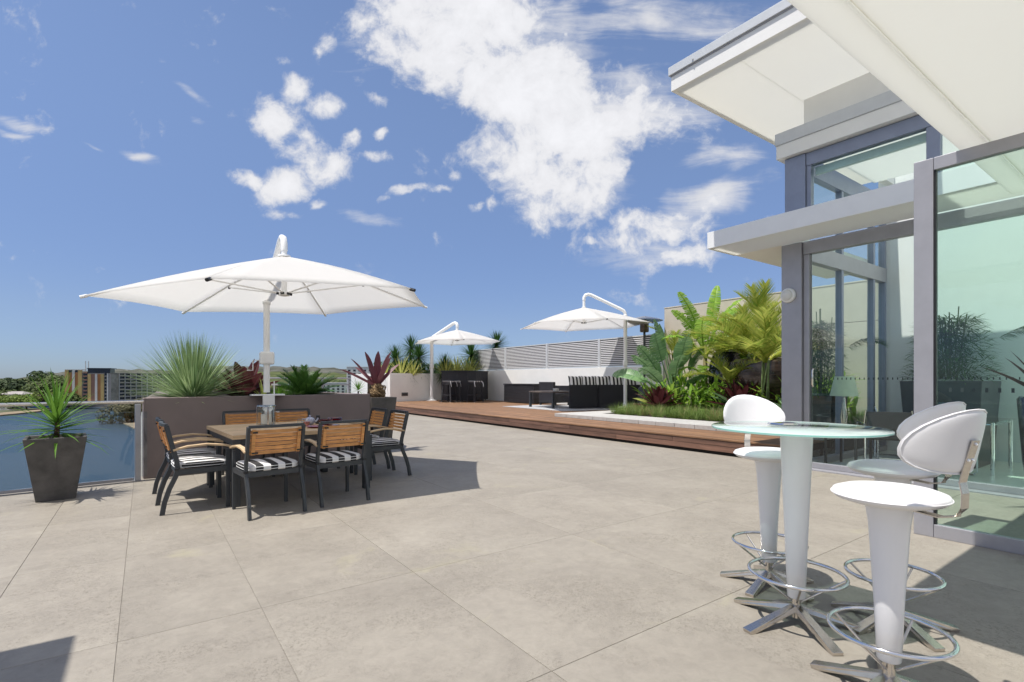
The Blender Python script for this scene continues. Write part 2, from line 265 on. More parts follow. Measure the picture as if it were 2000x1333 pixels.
# ---------------------------------------------------------------- mesh helpers
class MB:
    def __init__(s): s.v = []; s.f = []
    def add(s, vs_, fs):
        k = len(s.v); s.v += [tuple(x) for x in vs_]; s.f += [tuple(i + k for i in f) for f in fs]; return s
    def box(s, x0, x1, y0, y1, z0, z1, m=None):
        vs_ = [Vector((x, y, z)) for z in (z0, z1) for y in (y0, y1) for x in (x0, x1)]
        if m is not None: vs_ = [m @ p for p in vs_]
        return s.add(vs_, [(0, 2, 3, 1), (4, 5, 7, 6), (0, 1, 5, 4), (2, 6, 7, 3), (0, 4, 6, 2), (1, 3, 7, 5)])
    def prism(s, pts, z0, z1, ztop=None):
        n = len(pts); z1s = ztop or [z1] * n
        return s.add([(p[0], p[1], z0) for p in pts] + [(p[0], p[1], z1s[i]) for i, p in enumerate(pts)],
              [tuple(range(n))[::-1], tuple(range(n, 2 * n))] + [(i, (i + 1) % n, n + (i + 1) % n, n + i) for i in range(n)])
    def tube(s, path, r, n=10, cap=True, rx=None):
        path = [Vector(p) for p in path]; rr = r if isinstance(r, (list, tuple)) else [r] * len(path)
        up_ = None; k0 = len(s.v)
        for i, p in enumerate(path):
            t = (path[min(i + 1, len(path) - 1)] - path[max(i - 1, 0)]).normalized()
            if up_ is None:
                up_ = Vector((0, 0, 1)) if abs(t.z) < .9 else Vector((1, 0, 0))
            a = t.cross(up_).normalized(); b = a.cross(t).normalized(); up_ = b
            for j in range(n):
                an = 2 * math.pi * j / n; s.v.append(tuple(p + a * math.cos(an) * rr[i] + b * math.sin(an) * (rr[i] if rx is None else rx)))
        for i in range(len(path) - 1):
            for j in range(n):
                a0 = k0 + i * n + j; a1 = k0 + i * n + (j + 1) % n; s.f.append((a0, a1, a1 + n, a0 + n))
        if cap:
            s.f.append(tuple(k0 + j for j in range(n))[::-1]); e = k0 + (len(path) - 1) * n; s.f.append(tuple(e + j for j in range(n)))
        return s
    def bar(s, path, w, h, up_=(0, 0, 1)):   # rectangular section
        path = [Vector(p) for p in path]; U = Vector(up_); k0 = len(s.v)
        for i, p in enumerate(path):
            t = (path[min(i + 1, len(path) - 1)] - path[max(i - 1, 0)]).normalized()
            a = t.cross(U).normalized(); b = a.cross(t).normalized()
            for (x, y) in ((-1, -1), (1, -1), (1, 1), (-1, 1)): s.v.append(tuple(p + a * x * w / 2 + b * y * h / 2))
        for i in range(len(path) - 1):
            for j in range(4):
                a0 = k0 + i * 4 + j; a1 = k0 + i * 4 + (j + 1) % 4; s.f.append((a0, a1, a1 + 4, a0 + 4))
        s.f.append((k0 + 3, k0 + 2, k0 + 1, k0)); e = k0 + (len(path) - 1) * 4; s.f.append((e, e + 1, e + 2, e + 3)); return s
    def lathe(s, prof, n=24, c=(0, 0, 0), sx=1, sy=1):
        k0 = len(s.v)
        for (r, z) in prof:
            for j in range(n):
                a = 2 * math.pi * j / n; s.v.append((c[0] + r * sx * math.cos(a), c[1] + r * sy * math.sin(a), c[2] + z))
        for i in range(len(prof) - 1):
            for j in range(n):
                a0 = k0 + i * n + j; a1 = k0 + i * n + (j + 1) % n; s.f.append((a0, a1, a1 + n, a0 + n))
        s.f.append(tuple(k0 + j for j in range(n))[::-1]); e = k0 + (len(prof) - 1) * n; s.f.append(tuple(e + j for j in range(n))); return s
    def blade(s, p0, az, el, length, width, droop=.5, segs=5, fold=.15, wprof=None, twist=0):
        """a leaf: starts at p0 towards azimuth az / elevation el, bends down by droop (radians) along its length"""
        p = Vector(p0); k0 = len(s.v); d = length / segs
        side = Vector((-math.sin(az), math.cos(az), 0))
        for i in range(segs + 1):
            t = i / segs; e = el - droop * t * t
            w = width * (wprof(t) if wprof else (1 - t) ** .7 * (.55 + .45 * min(1, t * 5)))
            dr = Vector((math.cos(az) * math.cos(e), math.sin(az) * math.cos(e), math.sin(e)))
            nn = side.cross(dr).normalized() * -1
            sd_ = (side * math.cos(twist * t) + nn * math.sin(twist * t))
            s.v += [tuple(p - sd_ * w / 2 + nn * fold * w), tuple(p), tuple(p + sd_ * w / 2 + nn * fold * w)]
            p = p + dr * d
        for i in range(segs):
            a = k0 + 3 * i; s.f += [(a, a + 1, a + 4, a + 3), (a + 1, a + 2, a + 5, a + 4)]
        return s
    def build(s, name, m, parent=None, smooth=False, bevel=0, kind=None, loc=None, subsurf=0):
        me = bpy.data.meshes.new(name); me.from_pydata(s.v, [], s.f); me.update()
        if m: me.materials.append(m)
        if smooth:
            for p in me.polygons: p.use_smooth = True
            if smooth != 2:
                try: me.set_sharp_from_angle(angle=R(38))
                except Exception: pass
        return place(me, name, parent, bevel, kind, loc, subsurf)
def place(me, name, parent=None, bevel=0, kind=None, loc=None, subsurf=0):
    o = bpy.data.objects.new(name, me); COL.objects.link(o)
    if parent: o.parent = parent
    if loc: o.location = loc
    if bevel:
        b = o.modifiers.new('bevel', 'BEVEL'); b.width = bevel; b.segments = 2; b.limit_method = 'ANGLE'
    if subsurf: q = o.modifiers.new('sub', 'SUBSURF'); q.levels = subsurf; q.render_levels = subsurf
    if kind: o['kind'] = kind
    return o
def tag(o, label=None, cat=None, group=None, kind=None):
    if label: o['label'] = label
    if cat: o['category'] = cat
    if group: o['group'] = group
    if kind: o['kind'] = kind
    return o
def thing(name, label, cat, loc=(0, 0, 0), rz=0, group=None, sc=1):
    o = bpy.data.objects.new(name, None); COL.objects.link(o); o.location = loc; o.rotation_euler = (0, 0, rz); o.scale = (sc,) * 3
    o.empty_display_size = .1
    return tag(o, label, cat, group)
def kids(o): return [c for c in ALL_CH.get(o.name, [])]
def copy_tree(o, label=None, loc=None, rz=None, parent=None, sc=None):
    c = o.copy(); COL.objects.link(c)
    if parent: c.parent = parent
    if label: c['label'] = label
    if loc is not None: c.location = loc
    if rz is not None: c.rotation_euler = (0, 0, rz)
    if sc: c.scale = (sc,) * 3
    for ch in list(o.children): copy_tree(ch, parent=c)
    return c
def rnd(a, b): return random.uniform(a, b)
def facemat(o, fn, mats):
    for m in mats: o.data.materials.append(m)
    for p in o.data.polygons: p.material_index = fn(p)

# ================================================================ TERRACE FLOOR
fl = MB().box(-9, -.1, -5, 8.33, -.30, -.0045).box(-.099, 8.2, -5, 26, -.30, -.0045).build('terrace_floor', mat('joint_grout', (.29, .265, .23), .9, var=.1, bump=0), kind='structure')
XS = [-9, -7.2, -5.7, -4.3, -2.85, -1.4, -.71, -.11, .55, 1.5, 2.97, 4.43, 5.9, 7.36, 8.2]
YS = [-5, -4.12, -2.65, -1.17, .3, 1.78, 3.25, 4.75, 6.22, 7.7, 9.2, 10.7, 12.2, 13.7, 15.2, 16.7, 18.2, 19.7, 21.2, 22.7]
for i in range(len(XS) - 1):
    for j in range(len(YS) - 1):
        x0, x1, y0, y1 = XS[i], XS[i + 1], YS[j], YS[j + 1]
        if x0 < 3.5 and y0 > 7.9 and not (x0 < 3.5 and y0 < 8.3): continue
        if x0 < -3 and y0 > 7: continue
        if x1 <= -.1: y1 = min(y1, 8.335)
        g = .0016; w, h = (x1 - x0) / 2 - g, (y1 - y0) / 2 - g
        b = MB(); e = .0015
        b.add([(-w, -h, -.0044), (w, -h, -.0044), (w, h, -.0044), (-w, h, -.0044), (-w, -h, -e), (w, -h, -e), (w, h, -e), (-w, h, -e), (-w + e, -h + e, 0), (w - e, -h + e, 0), (w - e, h - e, 0), (-w + e, h - e, 0)],
              [(0, 1, 5, 4), (1, 2, 6, 5), (2, 3, 7, 6), (3, 0, 4, 7), (4, 5, 9, 8), (5, 6, 10, 9), (6, 7, 11, 10), (7, 4, 8, 11), (8, 9, 10, 11)])
        b.build('tile', M_TILE, fl, loc=((x0 + x1) / 2, (y0 + y1) / 2, 0))
# the tower that carries the terrace
MB().box(-9, -.1, -6, 8.32, -24, -.32).box(-.099, 16, -6, 26.2, -24, -.32).build('terrace_tower', M_TAUPET)
tw = bpy.data.objects['terrace_tower']; tag(tw, 'rendered block below the terrace floor that carries it', 'building')

# ================================================================ RAILING with glass
rail = thing('glass_railing', 'glass balustrade with round steel handrail behind the tapered pot at the left', 'railing', (-.07, 8.28, 0), math.atan(.1))
MB().tube([(-4.4, 0, 1.03), (.06, 0, 1.03)], .024, 14).build('handrail', M_CHROME, rail, smooth=True)
for x in (0, -1.36, -2.72, -4.08):
    MB().box(x - .03, x + .03, -.035, .035, -.02, 1.0).build('post', M_ALU, rail, bevel=.004)
for k in range(3):
    x1 = -1.36 * k - .045; x0 = -1.36 * (k + 1) + .045
    MB().box(x0, x1, -.006, .006, .05, .90).build('glass_panel', M_GRAIL, rail)
    MB().box(x0, x1, -.012, .012, .012, .048).build('bottom_channel', M_ALU, rail)
MB().box(.03, .1, -.006, .006, .05, .90).build('glass_panel', M_GRAIL, rail)

# ================================================================ TAUPE PLANTER
PLA = math.atan(.085)
pl = thing('taupe_planter', 'long taupe rendered planter wall behind the dining table', 'planter', (-.01, 8.38, 0), PLA)
MB().box(0, 3.2, 0, .16, 0, 1.075).build('front_wall', M_TAUPE, pl, bevel=.006)
o = MB().box(0, .24, .165, 4.6, 0, 1.075).build('side_wall', M_TAUPET, pl, bevel=.006); o.rotation_euler = (0, 0, -PLA - R(2.5)); o.location = (.012, 0, 0)
MB().box(3.0, 3.2, .165, 4.6, 0, 1.07).build('end_wall', M_TAUPE, pl, bevel=.006)
MB().box(.9, 2.995, 4.44, 4.6, 0, 1.07).build('back_wall', M_TAUPE, pl, bevel=.006)
MB().box(.75, 2.995, .165, 4.435, 0, .98).box(.245, .749, .165, 2.0, 0, .98).build('soil', M_SOIL, pl)
def plp(x, y, z=.98):   # point in planter coordinates -> world
    return (-.01 + x * math.cos(PLA) - y * math.sin(PLA), 8.38 + x * math.sin(PLA) + y * math.cos(PLA), z)

# ================================================================ HOUSE
hs_ = thing('white_house', 'modern white penthouse with cantilevered roof slabs and glass walls at the right', 'house', (8, 3.8, 0))
def hb(name, m, x0, x1, y0, y1, z0, z1, bevel=.004, parent=hs_, label=None):
    # world coordinates -> local to the house
    o = MB().box(x0 - 8, x1 - 8, y0 - 3.8, y1 - 3.8, z0, z1).build(name, m, None, bevel=bevel)
    o.parent = parent
    if label: o['label'] = label
    return o
hb('corner_pillar', M_ALU, 7.96, 8.16, 3.685, 3.98, -.01, 3.375)
hb('upper_pillar', M_ALU2, 7.98, 8.16, 3.64, 3.94, 3.63, 4.69)
hb('canopy_fascia', M_WPAINT, 7.19, 7.22, -4, 4.75, 3.375, 3.63, .004)
hb('canopy_end', M_WPAINT, 7.221, 7.955, 4.72, 4.75, 3.375, 3.63, 0)
hb('lower_canopy_soffit', M_SOFFIT_SUN, 7.221, 7.95, -4, 4.719, 3.38, 3.395, 0)
hb('canopy_core', M_WHITE, 7.957, 11.3, 3.99, 4.75, 3.40, 3.62, 0)
hb('canopy_core_soffit', M_SOFFIT, 7.957, 11.3, 3.99, 4.74, 3.38, 3.398, 0)
# lower glazing in the x = 8 plane
wf = hb('window_frame', M_ALU, 8.0, 8.12, -4, 3.68, 3.19, 3.378)
for y0, y1 in ((3.60, 3.68), (.08, .16), (-3.4, -3.32)):
    hb('jamb', M_ALU, 8.01, 8.11, y0, y1, .10, 3.188, parent=hs_)
hb('bottom_rail', M_ALU, 8.01, 8.11, -4, 3.68, .022, .098)
hb('sill', M_ALU, 7.88, 8.12, -4, 3.68, -.008, .02, .006)
for y0, y1 in ((.165, 3.595), (-3.315, .075)):
    hb('window_pane', M_GWIN, 8.055, 8.067, y0, y1, .10, 3.188, 0)
    hb('inner_bead', M_BLACK, 8.048, 8.053, y0, y0 + .012, .10, 3.188, 0); hb('inner_bead', M_BLACK, 8.048, 8.053, y1 - .012, y1, .10, 3.188, 0)
# upper glazing
hb('upper_window_frame', M_ALU2, 8.0, 8.12, -4, 3.638, 4.50, 4.69)
hb('upper_window_sill', M_ALU2, 8.0, 8.12, -4, 3.638, 3.635, 3.69)
for y0, y1 in ((3.575, 3.638), (2.06, 2.2), (-1.0, -.9)):
    hb('upper_jamb', M_ALU2, 8.01, 8.11, y0, y1, 3.69, 4.5)
for y0, y1 in ((2.2, 3.575), (-.9, 2.06)):
    hb('upper_window_pane', M_GWIN, 8.055, 8.067, y0, y1, 3.69, 4.5, 0)
hb('roller_blind', mat('pale_blind', (.62, .74, .72), .7, bump=0), 8.14, 8.2, 2.2, 3.57, 4.38, 4.49)
# fascia above the upper glazing
hb('window_head_fascia', M_WHITE, 7.90, 8.3, -4, 4.03, 4.70, 4.905)
hb('window_head_flashing', M_FLASH, 7.885, 8.3, -4, 4.045, 4.908, 5.09)
hb('upper_wall', M_WHITE, 8.0, 8.15, 1.9, 3.67, 5.092, 5.499)
hb('upper_wall', M_WHITE, 8.151, 11.3, 3.55, 3.67, 4.91, 5.499)
# top roof: soffit made translucent to brighten it, framed by fascia and flashing
hb('roof_soffit', M_SOFFIT_SUN, 6.25, 8.3, 1.9, 3.7, 5.50, 5.512, 0)
hb('roof_soffit', M_SOFFIT_SUN, 6.25, 12.5, 3.701, 4.62, 5.50, 5.512, 0)
hb('roof_fascia', M_WHITE, 6.2, 6.249, 1.9, 4.68, 5.495, 5.70, 0)
hb('roof_fascia', M_WHITE, 6.25, 12.6, 4.621, 4.68, 5.495, 5.70, 0)
hb('roof_drip_edge', M_ALU, 6.19, 6.249, 1.9, 4.69, 5.702, 5.718, 0)
hb('roof_flashing', M_FLASH, 6.17, 6.249, 1.9, 4.71, 5.72, 5.84)
hb('roof_flashing', M_FLASH, 6.25, 12.7, 4.621, 4.71, 5.72, 5.84)
for k in range(3): 
    o = MB().lathe([(.012, 0), (.012, .012)], 8).build('rivet', M_FLASH, hs_, loc=(6.165 - 8, 4.3 - 1.5 * k - 3.8, 5.76)); o.rotation_euler = (0, R(-90), 0)
# overhead soffit over the bar table
hb('terrace_roof_edge', M_SOFFIT_SUN, 2.25, 7.185, 1.105, 1.277, 3.212, 3.238, .005)
hb('terrace_soffit', M_SOFFIT_SUN, 2.25, 7.185, 0.1, 1.09, 3.22, 3.238, 0)
hb('terrace_roof_joint', M_SOFFIT, 2.25, 7.185, 1.0905, 1.1045, 3.235, 3.25, 0)
# side glazing of the room (towards the garden bed)
hb('side_beam', M_ALU, 8.165, 11.2, 3.66, 3.78, 3.12, 3.375)
hb('side_upper_beam', M_ALU2, 8.165, 11.2, 3.66, 3.78, 4.42, 4.69)
hb('side_sill', M_ALU, 8.165, 11.2, 3.66, 3.78, .0, .1)
for x in (9.3, 10.6, 11.12):
    hb('side_mullion', M_ALU2, x, x + .08, 3.67, 3.77, .1, 3.12); hb('side_upper_mullion', M_ALU2, x, x + .08, 3.67, 3.77, 3.38, 4.42)
for x0, x1 in ((8.17, 9.3), (9.38, 10.6), (10.68, 11.12)):
    hb('side_pane', M_GWIN, x0, x1, 3.715, 3.725, .1, 3.12, 0); hb('side_upper_pane', M_GWIN, x0, x1, 3.715, 3.725, 3.38, 4.42, 0)
hb('room_back_wall', M_IWALL, 11.2, 11.35, -5, 3.8, 0, 5.09, 0)
hb('room_ceiling', fabricmat('fill_light_ceiling', (.86, .87, .85), .6), 8.13, 10.25, 1.4, 3.54, 4.72, 4.74, 0)  # ceiling made translucent and cut short so sun fills the room

hb('room_end_wall', M_IWALL, 8.13, 11.2, -5.1, -5, 0, 4.7, 0)
hb('room_floor', M_IFLOOR, 8.13, 11.35, -5, 3.78, -.2, .012, 0)
# safety dots on the glass
b = MB()
for k in range(64):
    y = 3.5 - k * .055; b.box(8.0405 - 8, 8.0425 - 8, y - .006 - 3.8, y + .006 - 3.8, 1.32, 1.35)
b.build('marker_strip', mat('dark_marker', (.03, .05, .05), .6, bump=0), hs_, kind='stuff')
# door handle
MB().tube([(.0 - .02, -.27, 1.22), (-.045, -.27, 1.25), (-.045, -.27, 1.45), (-.0 - .02, -.27, 1.48)], .012, 8).build('door_handle', M_CHROME, hs_, smooth=True)
# round wall light on the pillar
o = MB().lathe([(.11, 0), (.112, .02), (.10, .045), (.085, .055)], 28).build('wall_light', M_WPAINT, hs_, smooth=True, loc=(-.045, .07, 2.60)); o.rotation_euler = (0, R(-90), 0)
o2 = MB().lathe([(.084, .0), (.075, .02), (.045, .034), (.0, .04)], 24).build('light_lens', mat('frosted_lens', (.7, .69, .64), .3, bump=0), o, smooth=True, loc=(0, 0, .056))

# green glass screen standing out from the house
sc_ = thing('glass_door_leaf', 'tall grey framed door leaf of green tinted glass behind the bar stools', 'door', (5.4, 1.56, 0))
MB().box(-.035, .035, -.135, 0, -.0, 3.18).build('stile', M_ALU, sc_, bevel=.004)
MB().box(-.034, .034, -3.4, -.137, 3.075, 3.18).build('top_rail', M_ALU, sc_, bevel=.004)
MB().box(-.034, .034, -3.4, -.137, .0, .108).build('bottom_rail', M_ALU, sc_, bevel=.004)
MB().box(-.006, .006, -3.4, -.138, .109, 3.074).build('glass_pane', M_GSCR, sc_)
MB().box(-.02, .02, -.15, -.1375, .109, 3.074).build('gasket', M_BLACK, sc_)
b = MB()
for k in range(30):
    y = -.24 - k * .075; b.box(-.0095, -.0075, y - .009, y + .009, 1.22, 1.255)
b.build('marker_strip', MATS['dark_marker'], sc_, kind='stuff')

# out-of-frame roof corner whose shade lies at the lower left
hb('rear_awning', M_WHITE, -3.4, -1.50, 1.6, 3.58, 3.30, 3.37, 0)

# ================================================================ DECK
DZ = .28
dk = MB().box(8.24, 14.4, 3.99, 24.6, -.3, .25).build('deck', mat('deck_joist_dark', (.02, .014, .01), .9, bump=0), kind='structure')
def boards(parent, name, m, x0, x1, z0, z1, ylist):
    for a, b_ in zip(ylist[:-1], ylist[1:]):
        MB().box(x0, x1, -(b_ - a) / 2 + .003, (b_ - a) / 2 - .003, z0, z1).build(name, m, parent, loc=(0, (a + b_) / 2, 0), bevel=.003)
random.seed(3)
def ysplit(y0, y1, lo, hi):
    l_ = [y0]
    while l_[-1] < y1 - hi: l_.append(l_[-1] + rnd(lo, hi))
    return l_ + [y1]
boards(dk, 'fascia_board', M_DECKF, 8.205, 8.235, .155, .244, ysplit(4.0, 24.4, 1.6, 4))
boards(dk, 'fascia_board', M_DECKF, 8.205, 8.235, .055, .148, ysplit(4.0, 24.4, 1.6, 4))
x = 8.195
k = 0
while x < 9.4:
    boards(dk, 'deck_board', M_DECK, x, x + .134, .252, DZ, ysplit(4.0, 24.4, 2, 4.5)); x += .142; k += 1
db = MB()
while x < 14.3:
    for a, b_ in (lambda l_: zip(l_[:-1], l_[1:]))(ysplit(4.0 if x < 9.4 else 10.5, 24.4, 2, 4.5)):
        db.box(x, x + .134, a + .002, b_ - .002, .252, DZ)
    x += .142
db_o = db.build('deck_board', mat('deck_wood_far', (.24, .13, .066), .68, var=.25, scale=3, stretch=(7, .5, 7), bump=.2, bscale=30), dk, kind='stuff')

# ================================================================ GARDEN BED COPING
cp = thing('stone_coping', 'pale stone ledge of square pavers around the planted garden bed', 'ledge', (9.4, 4.0, 0))
cw, CZ = .5, .375
yy = 0
while yy < 6.9:
    x_ = 0
    while x_ < 1.0:
        w = .53
        MB().box(x_ + .003, x_ + w - .003, yy + .003, yy + cw - .003, .283, CZ).build('paver', M_COPE, cp, bevel=.004); x_ += .533
    yy += .503
# back edge strip
x_ = 1.07
while x_ < 4.4:
    MB().box(x_ + .003, x_ + .497, 6.24, 7.03, .283, CZ).build('paver', M_COPE, cp, bevel=.004); x_ += .5
MB().box(1.068, 4.95, .02, 6.23, .283, .36).build('bed_soil', M_SOIL, cp)

# ================================================================ FENCE + WALLS at the back
FX = 14.4
fw_ = thing('white_boundary_wall', 'white rendered wall with grey louvre screens along the far side of the deck', 'wall', (FX, 11.2, 0))
MB().box(0, .2, 0, 12.9, .0, 1.80).build('wall_body', M_WHITE, fw_, bevel=.006)
posts = [12.55, 9.47, 6.27, 3.07, .03]
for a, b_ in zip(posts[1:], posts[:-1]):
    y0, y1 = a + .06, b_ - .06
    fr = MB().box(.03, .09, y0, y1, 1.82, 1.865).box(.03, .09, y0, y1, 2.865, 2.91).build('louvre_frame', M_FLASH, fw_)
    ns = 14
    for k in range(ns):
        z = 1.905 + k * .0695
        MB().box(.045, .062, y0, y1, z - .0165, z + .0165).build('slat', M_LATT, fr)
    MB().box(.084, .088, y0, y1, 1.866, 2.864).build('gap_shade_board', mat('gap_shade_dark', (.028, .026, .04), .8, bump=0), fr)  # dark board painted in place of shade between the slats
for p in posts:
    MB().box(.02, .10, p - .058, p + .058, 1.80, 2.915).build('louvre_post', M_FLASH, fw_, bevel=.004)
bkl = MB().box(.12, .125, .1, 12.5, 1.8, 2.88)
bw = thing('low_planter_wall', 'low white planter wall closing the far end of the deck', 'wall', (7.35, 22.3, 0), math.atan2(1.75, 7.05))
MB().box(2.05, 7.2, 0, .2, .0, 1.63).build('wall_body', M_WHITE, bw, bevel=.006)
o = MB().box(0, .22, .0, 5.2, .0, 1.63).build('end_wall', M_WHITE, bw, bevel=.006, loc=(2.05, .21, 0)); o.rotation_euler = (0, 0, R(-14))
MB().box(2.3, 7.2, .21, 2.2, .0, 1.5).build('soil', M_SOIL, bw)
def vent(parent, loc, rz, w, h):
    o = MB().box(-w / 2, w / 2, -.012, 0, -h / 2, h / 2).build('vent', mat('vent_frame', (.16, .16, .17), .5, bump=0), parent, loc=loc); o.rotation_euler = (0, 0, rz)
    MB().box(-w / 2 + .03, w / 2 - .03, -.016, -.013, -h / 2 + .03, h / 2 - .03).build('vent_grille', mat('vent_grey', (.05, .05, .05), .6), o)
    return o
vent(bw, (2.9, -.001, .62), 0, .38, .17)
vent(fw_, (-.001, 7.8, .60), R(-90), .30, .17)
bg = thing('beige_garden_wall', 'tall beige panelled wall behind the palms', 'wall', (FX, 11.15, 0))
MB().box(0, .3, -7.2, 0, .0, 2.75).build('wall_panel', M_BEIGE, bg, bevel=.006)
MB().box(.0, .3, -7.2, 0, 2.765, 3.74).build('wall_panel', M_BEIGE, bg, bevel=.006)
MB().box(.02, .28, -7.2, 0, 2.75, 2.765).build('recessed_joint', M_TAUPE, bg)
MB().box(-.01, .31, -7.2, .01, 3.741, 3.775).build('cap', M_BEIGE, bg, bevel=.004)
# far little railing
fr = thing('far_railing', 'short two bar metal railing left of the low white wall', 'railing', (3.2, 20.6, 0), math.atan2(1.7, 4.15))
for z in (1.12, 1.38): MB().tube([(0, 0, z), (4.4, 0, z)], .03, 8).build('rail_bar', M_ALU, fr)
for x in (0, 1.5, 3, 4.35): MB().box(x - .03, x + .03, -.03, .03, 0, 1.38).build('post', M_ALU, fr)

# ================================================================ UMBRELLAS
def umbrella(label, post, centre, base_z, Rr, zr, ztop, rot, tilt, apex, pr, boxz, gname='white cantilever umbrellas'):
    px, py = post; cx, cy = centre
    t = thing('cantilever_umbrella', label, 'umbrella', (px, py, base_z), 0, gname)
    ox, oy = cx - px, cy - py; B = base_z
    tips = []
    for k in range(6):
        a = R(60 * k + rot); x, y = math.cos(a) * Rr, math.sin(a) * Rr
        tips.append(Vector((ox + x, oy + y, zr - B + tilt[0] * x + tilt[1] * y)))
    top = Vector((ox, oy, ztop - B))
    # canopy: six panels with curved ridges and hollow edges
    me = MB(); NS = 8
    for k in range(6):
        a, c = tips[k], tips[(k + 1) % 6]; k0 = len(me.v)
        for i in range(NS + 1):
            for j in range(NS + 1):
                s1, s2 = i / NS, j / NS
                e = a.lerp(c, s2); mid = (a + c) / 2
                e = e + (top - e) * .016 * (4 * s2 * (1 - s2)) + Vector((0, 0, .006 * 4 * s2 * (1 - s2)))
                p = top.lerp(e, s1)
                p.z -= .035 * math.sin(math.pi * s1) * (1 - .1 * 4 * s2 * (1 - s2)) * -1 + .02 * math.sin(math.pi * s1) * 4 * s2 * (1 - s2)
                me.v.append(tuple(p))
        for i in range(NS):
            for j in range(NS):
                q = k0 + i * (NS + 1) + j; me.f.append((q, q + NS + 1, q + NS + 2, q + 1))
    can = me.build('canopy', M_CANOPY, t, smooth=True)
    sm = can.modifiers.new('solid', 'SOLIDIFY'); sm.thickness = .006
    # hem pocket round the edge
    hz = zr - B
    hub = Vector((ox, oy, zr - B + .10))
    for k in range(6):
        rb = MB().tube([top + Vector((0, 0, -.05)), top.lerp(tips[k], .5) + Vector((0, 0, .02)), tips[k] + Vector((0, 0, -.014))], .012, 6).build('rib', M_WPAINT, t)
        m_ = top.lerp(tips[k], .52) + Vector((0, 0, -.012))
        MB().tube([hub, m_], .010, 6).build('strut', M_WPAINT, rb)
        d = (tips[k] - top).normalized()
        MB().tube([tips[k] - d * .035 + Vector((0, 0, -.012)), tips[k] + d * .03 + Vector((0, 0, -.012))], .018, 8).build('tip_cap', M_BLACK if k in (4, 5) else M_WPAINT, rb)
        MB().box(-.013, .013, -.013, .013, -.02, .008, Matrix.Translation(m_)).build('strut_joint', M_BLACK, rb)
    MB().lathe([(.03, -.03), (.07, -.02), (.07, .012), (.03, .02)], 16, c=tuple(hub)).build('hub', M_WPAINT, t, smooth=True)
    b = MB()
    for k in range(6):
        a = R(60 * k + rot); b.box(-.02, .02, -.014, .014, -.014, .014, Matrix.Translation(hub + Vector((math.cos(a) * .075, math.sin(a) * .075, 0))))
    b.build('hub_bolt', M_BLACK, t)
    MB().lathe([(.045, -.015), (.08, -.012), (.075, .01), (.04, .02)], 16, c=tuple(top)).build('crown_plate', M_WPAINT, t, smooth=True)
    # arm: from the post top, rising to the apex over the canopy, curving down to the hub
    ap = apex - B; u_ = Vector((ox, oy, 0)).normalized(); D = Vector((ox, oy, 0)).length
    pz = apex - B - D * .34 - .12
    pts = [Vector((0, 0, .05)), Vector((0, 0, pz - .25)), Vector((0, 0, pz - .1))]
    for q, (h, z) in enumerate(((.015, -.03), (.06, .04), (.14, .085))): pts.append(u_ * h + Vector((0, 0, pz + z)))
    e0 = u_ * (D - .25) + Vector((0, 0, ap - .025)); pts += [e0]
    for h, z in ((D - .14, ap), (D - .05, ap - .03), (D - .005, ap - .11), (D, ap - .2)): pts.append(u_ * h + Vector((0, 0, z)))
    MB().tube(pts[:3], pr, 14).build('post', M_WPAINT, t, smooth=True)
    MB().tube(pts[2:], pr * .92, 14).build('arm', M_WPAINT, t, smooth=True)
    MB().tube([pts[-1] + Vector((0, 0, .01)), Vector((ox, oy, hub.z))], pr * .78, 12).build('hub_pole', M_WPAINT, t, smooth=True)
    MB().lathe([(pr + .004, 0), (pr + .012, .01), (pr + .012, .05), (pr + .004, .06)], 14, c=(0, 0, pz - .16)).build('collar', M_WPAINT, t, smooth=True)
    # crank box
    s1 = Vector((-u_.y, u_.x, 0))
    m = Matrix.Translation((0, 0, boxz - B)) @ Matrix.Rotation(math.atan2(s1.y, s1.x), 4, 'Z')
    cb = MB().box(-.10, .10, -.075, .055, -.11, .08, m).build('crank_box', M_WPAINT, t, bevel=.025)
    MB().tube([m @ Vector((-.10, -.02, -.05)), m @ Vector((-.19, -.02, -.05)), m @ Vector((-.19, -.02, -.20)), m @ Vector((-.27, -.02, -.20))], .008, 6).build('crank_handle', M_WPAINT, cb)
    return t, m
U1, m1 = umbrella('large white cantilever umbrella over the dining table', (1.50, 8.44), (1.47, 7.1), 1.08, 2.0, 2.33, 2.92, 0, (.055, .02), 3.19, .045, 1.66)
# clamp plate on the planter, foot plate and bracket
MB().box(-.22, .24, -.09, .09, .0, .022).build('clamp_plate', M_WPAINT, U1, bevel=.004)
MB().box(-.075, .085, -.155, -.10, -.78, .02).build('bracket', M_WPAINT, U1, bevel=.006)
MB().box(-.10, .14, -.20, -.156, -.42, -.22).build('bracket_box', M_WPAINT, U1, bevel=.006)
o = MB().lathe([(.016, 0), (.016, .012)], 6).build('bolt', M_CHROME, U1, loc=(.0, -.156, -.16)); o.rotation_euler = (R(90), 0, 0)
MB().tube([(.10, -.02, .02), (.10, -.02, .22)], .009, 8).tube([(.06, -.02, .17), (.15, -.02, .17)], .008, 8).build('locking_pin', M_WPAINT, U1)
U3, m3 = umbrella('white cantilever umbrella beside the garden bed, over the sofa', (13.4, 12.0), (12.26, 12.84), .36, 2.28, 3.17, 3.80, 4, (.02, .0), 4.25, .062, 1.9)
U2, m2 = umbrella('far white cantilever umbrella over the black bar', (11.6, 23.0), (12.2, 21.5), .28, 2.2, 3.10, 3.72, 8, (.01, 0), 4.05, .085, 2.0)
for U, pr in ((U3, .08), (U2, .11)):
    MB().lathe([(pr + .16, 0), (pr + .16, .03), (pr, .05), (pr, .16)], 16).build('foot_plate', M_WPAINT, U, smooth=True)

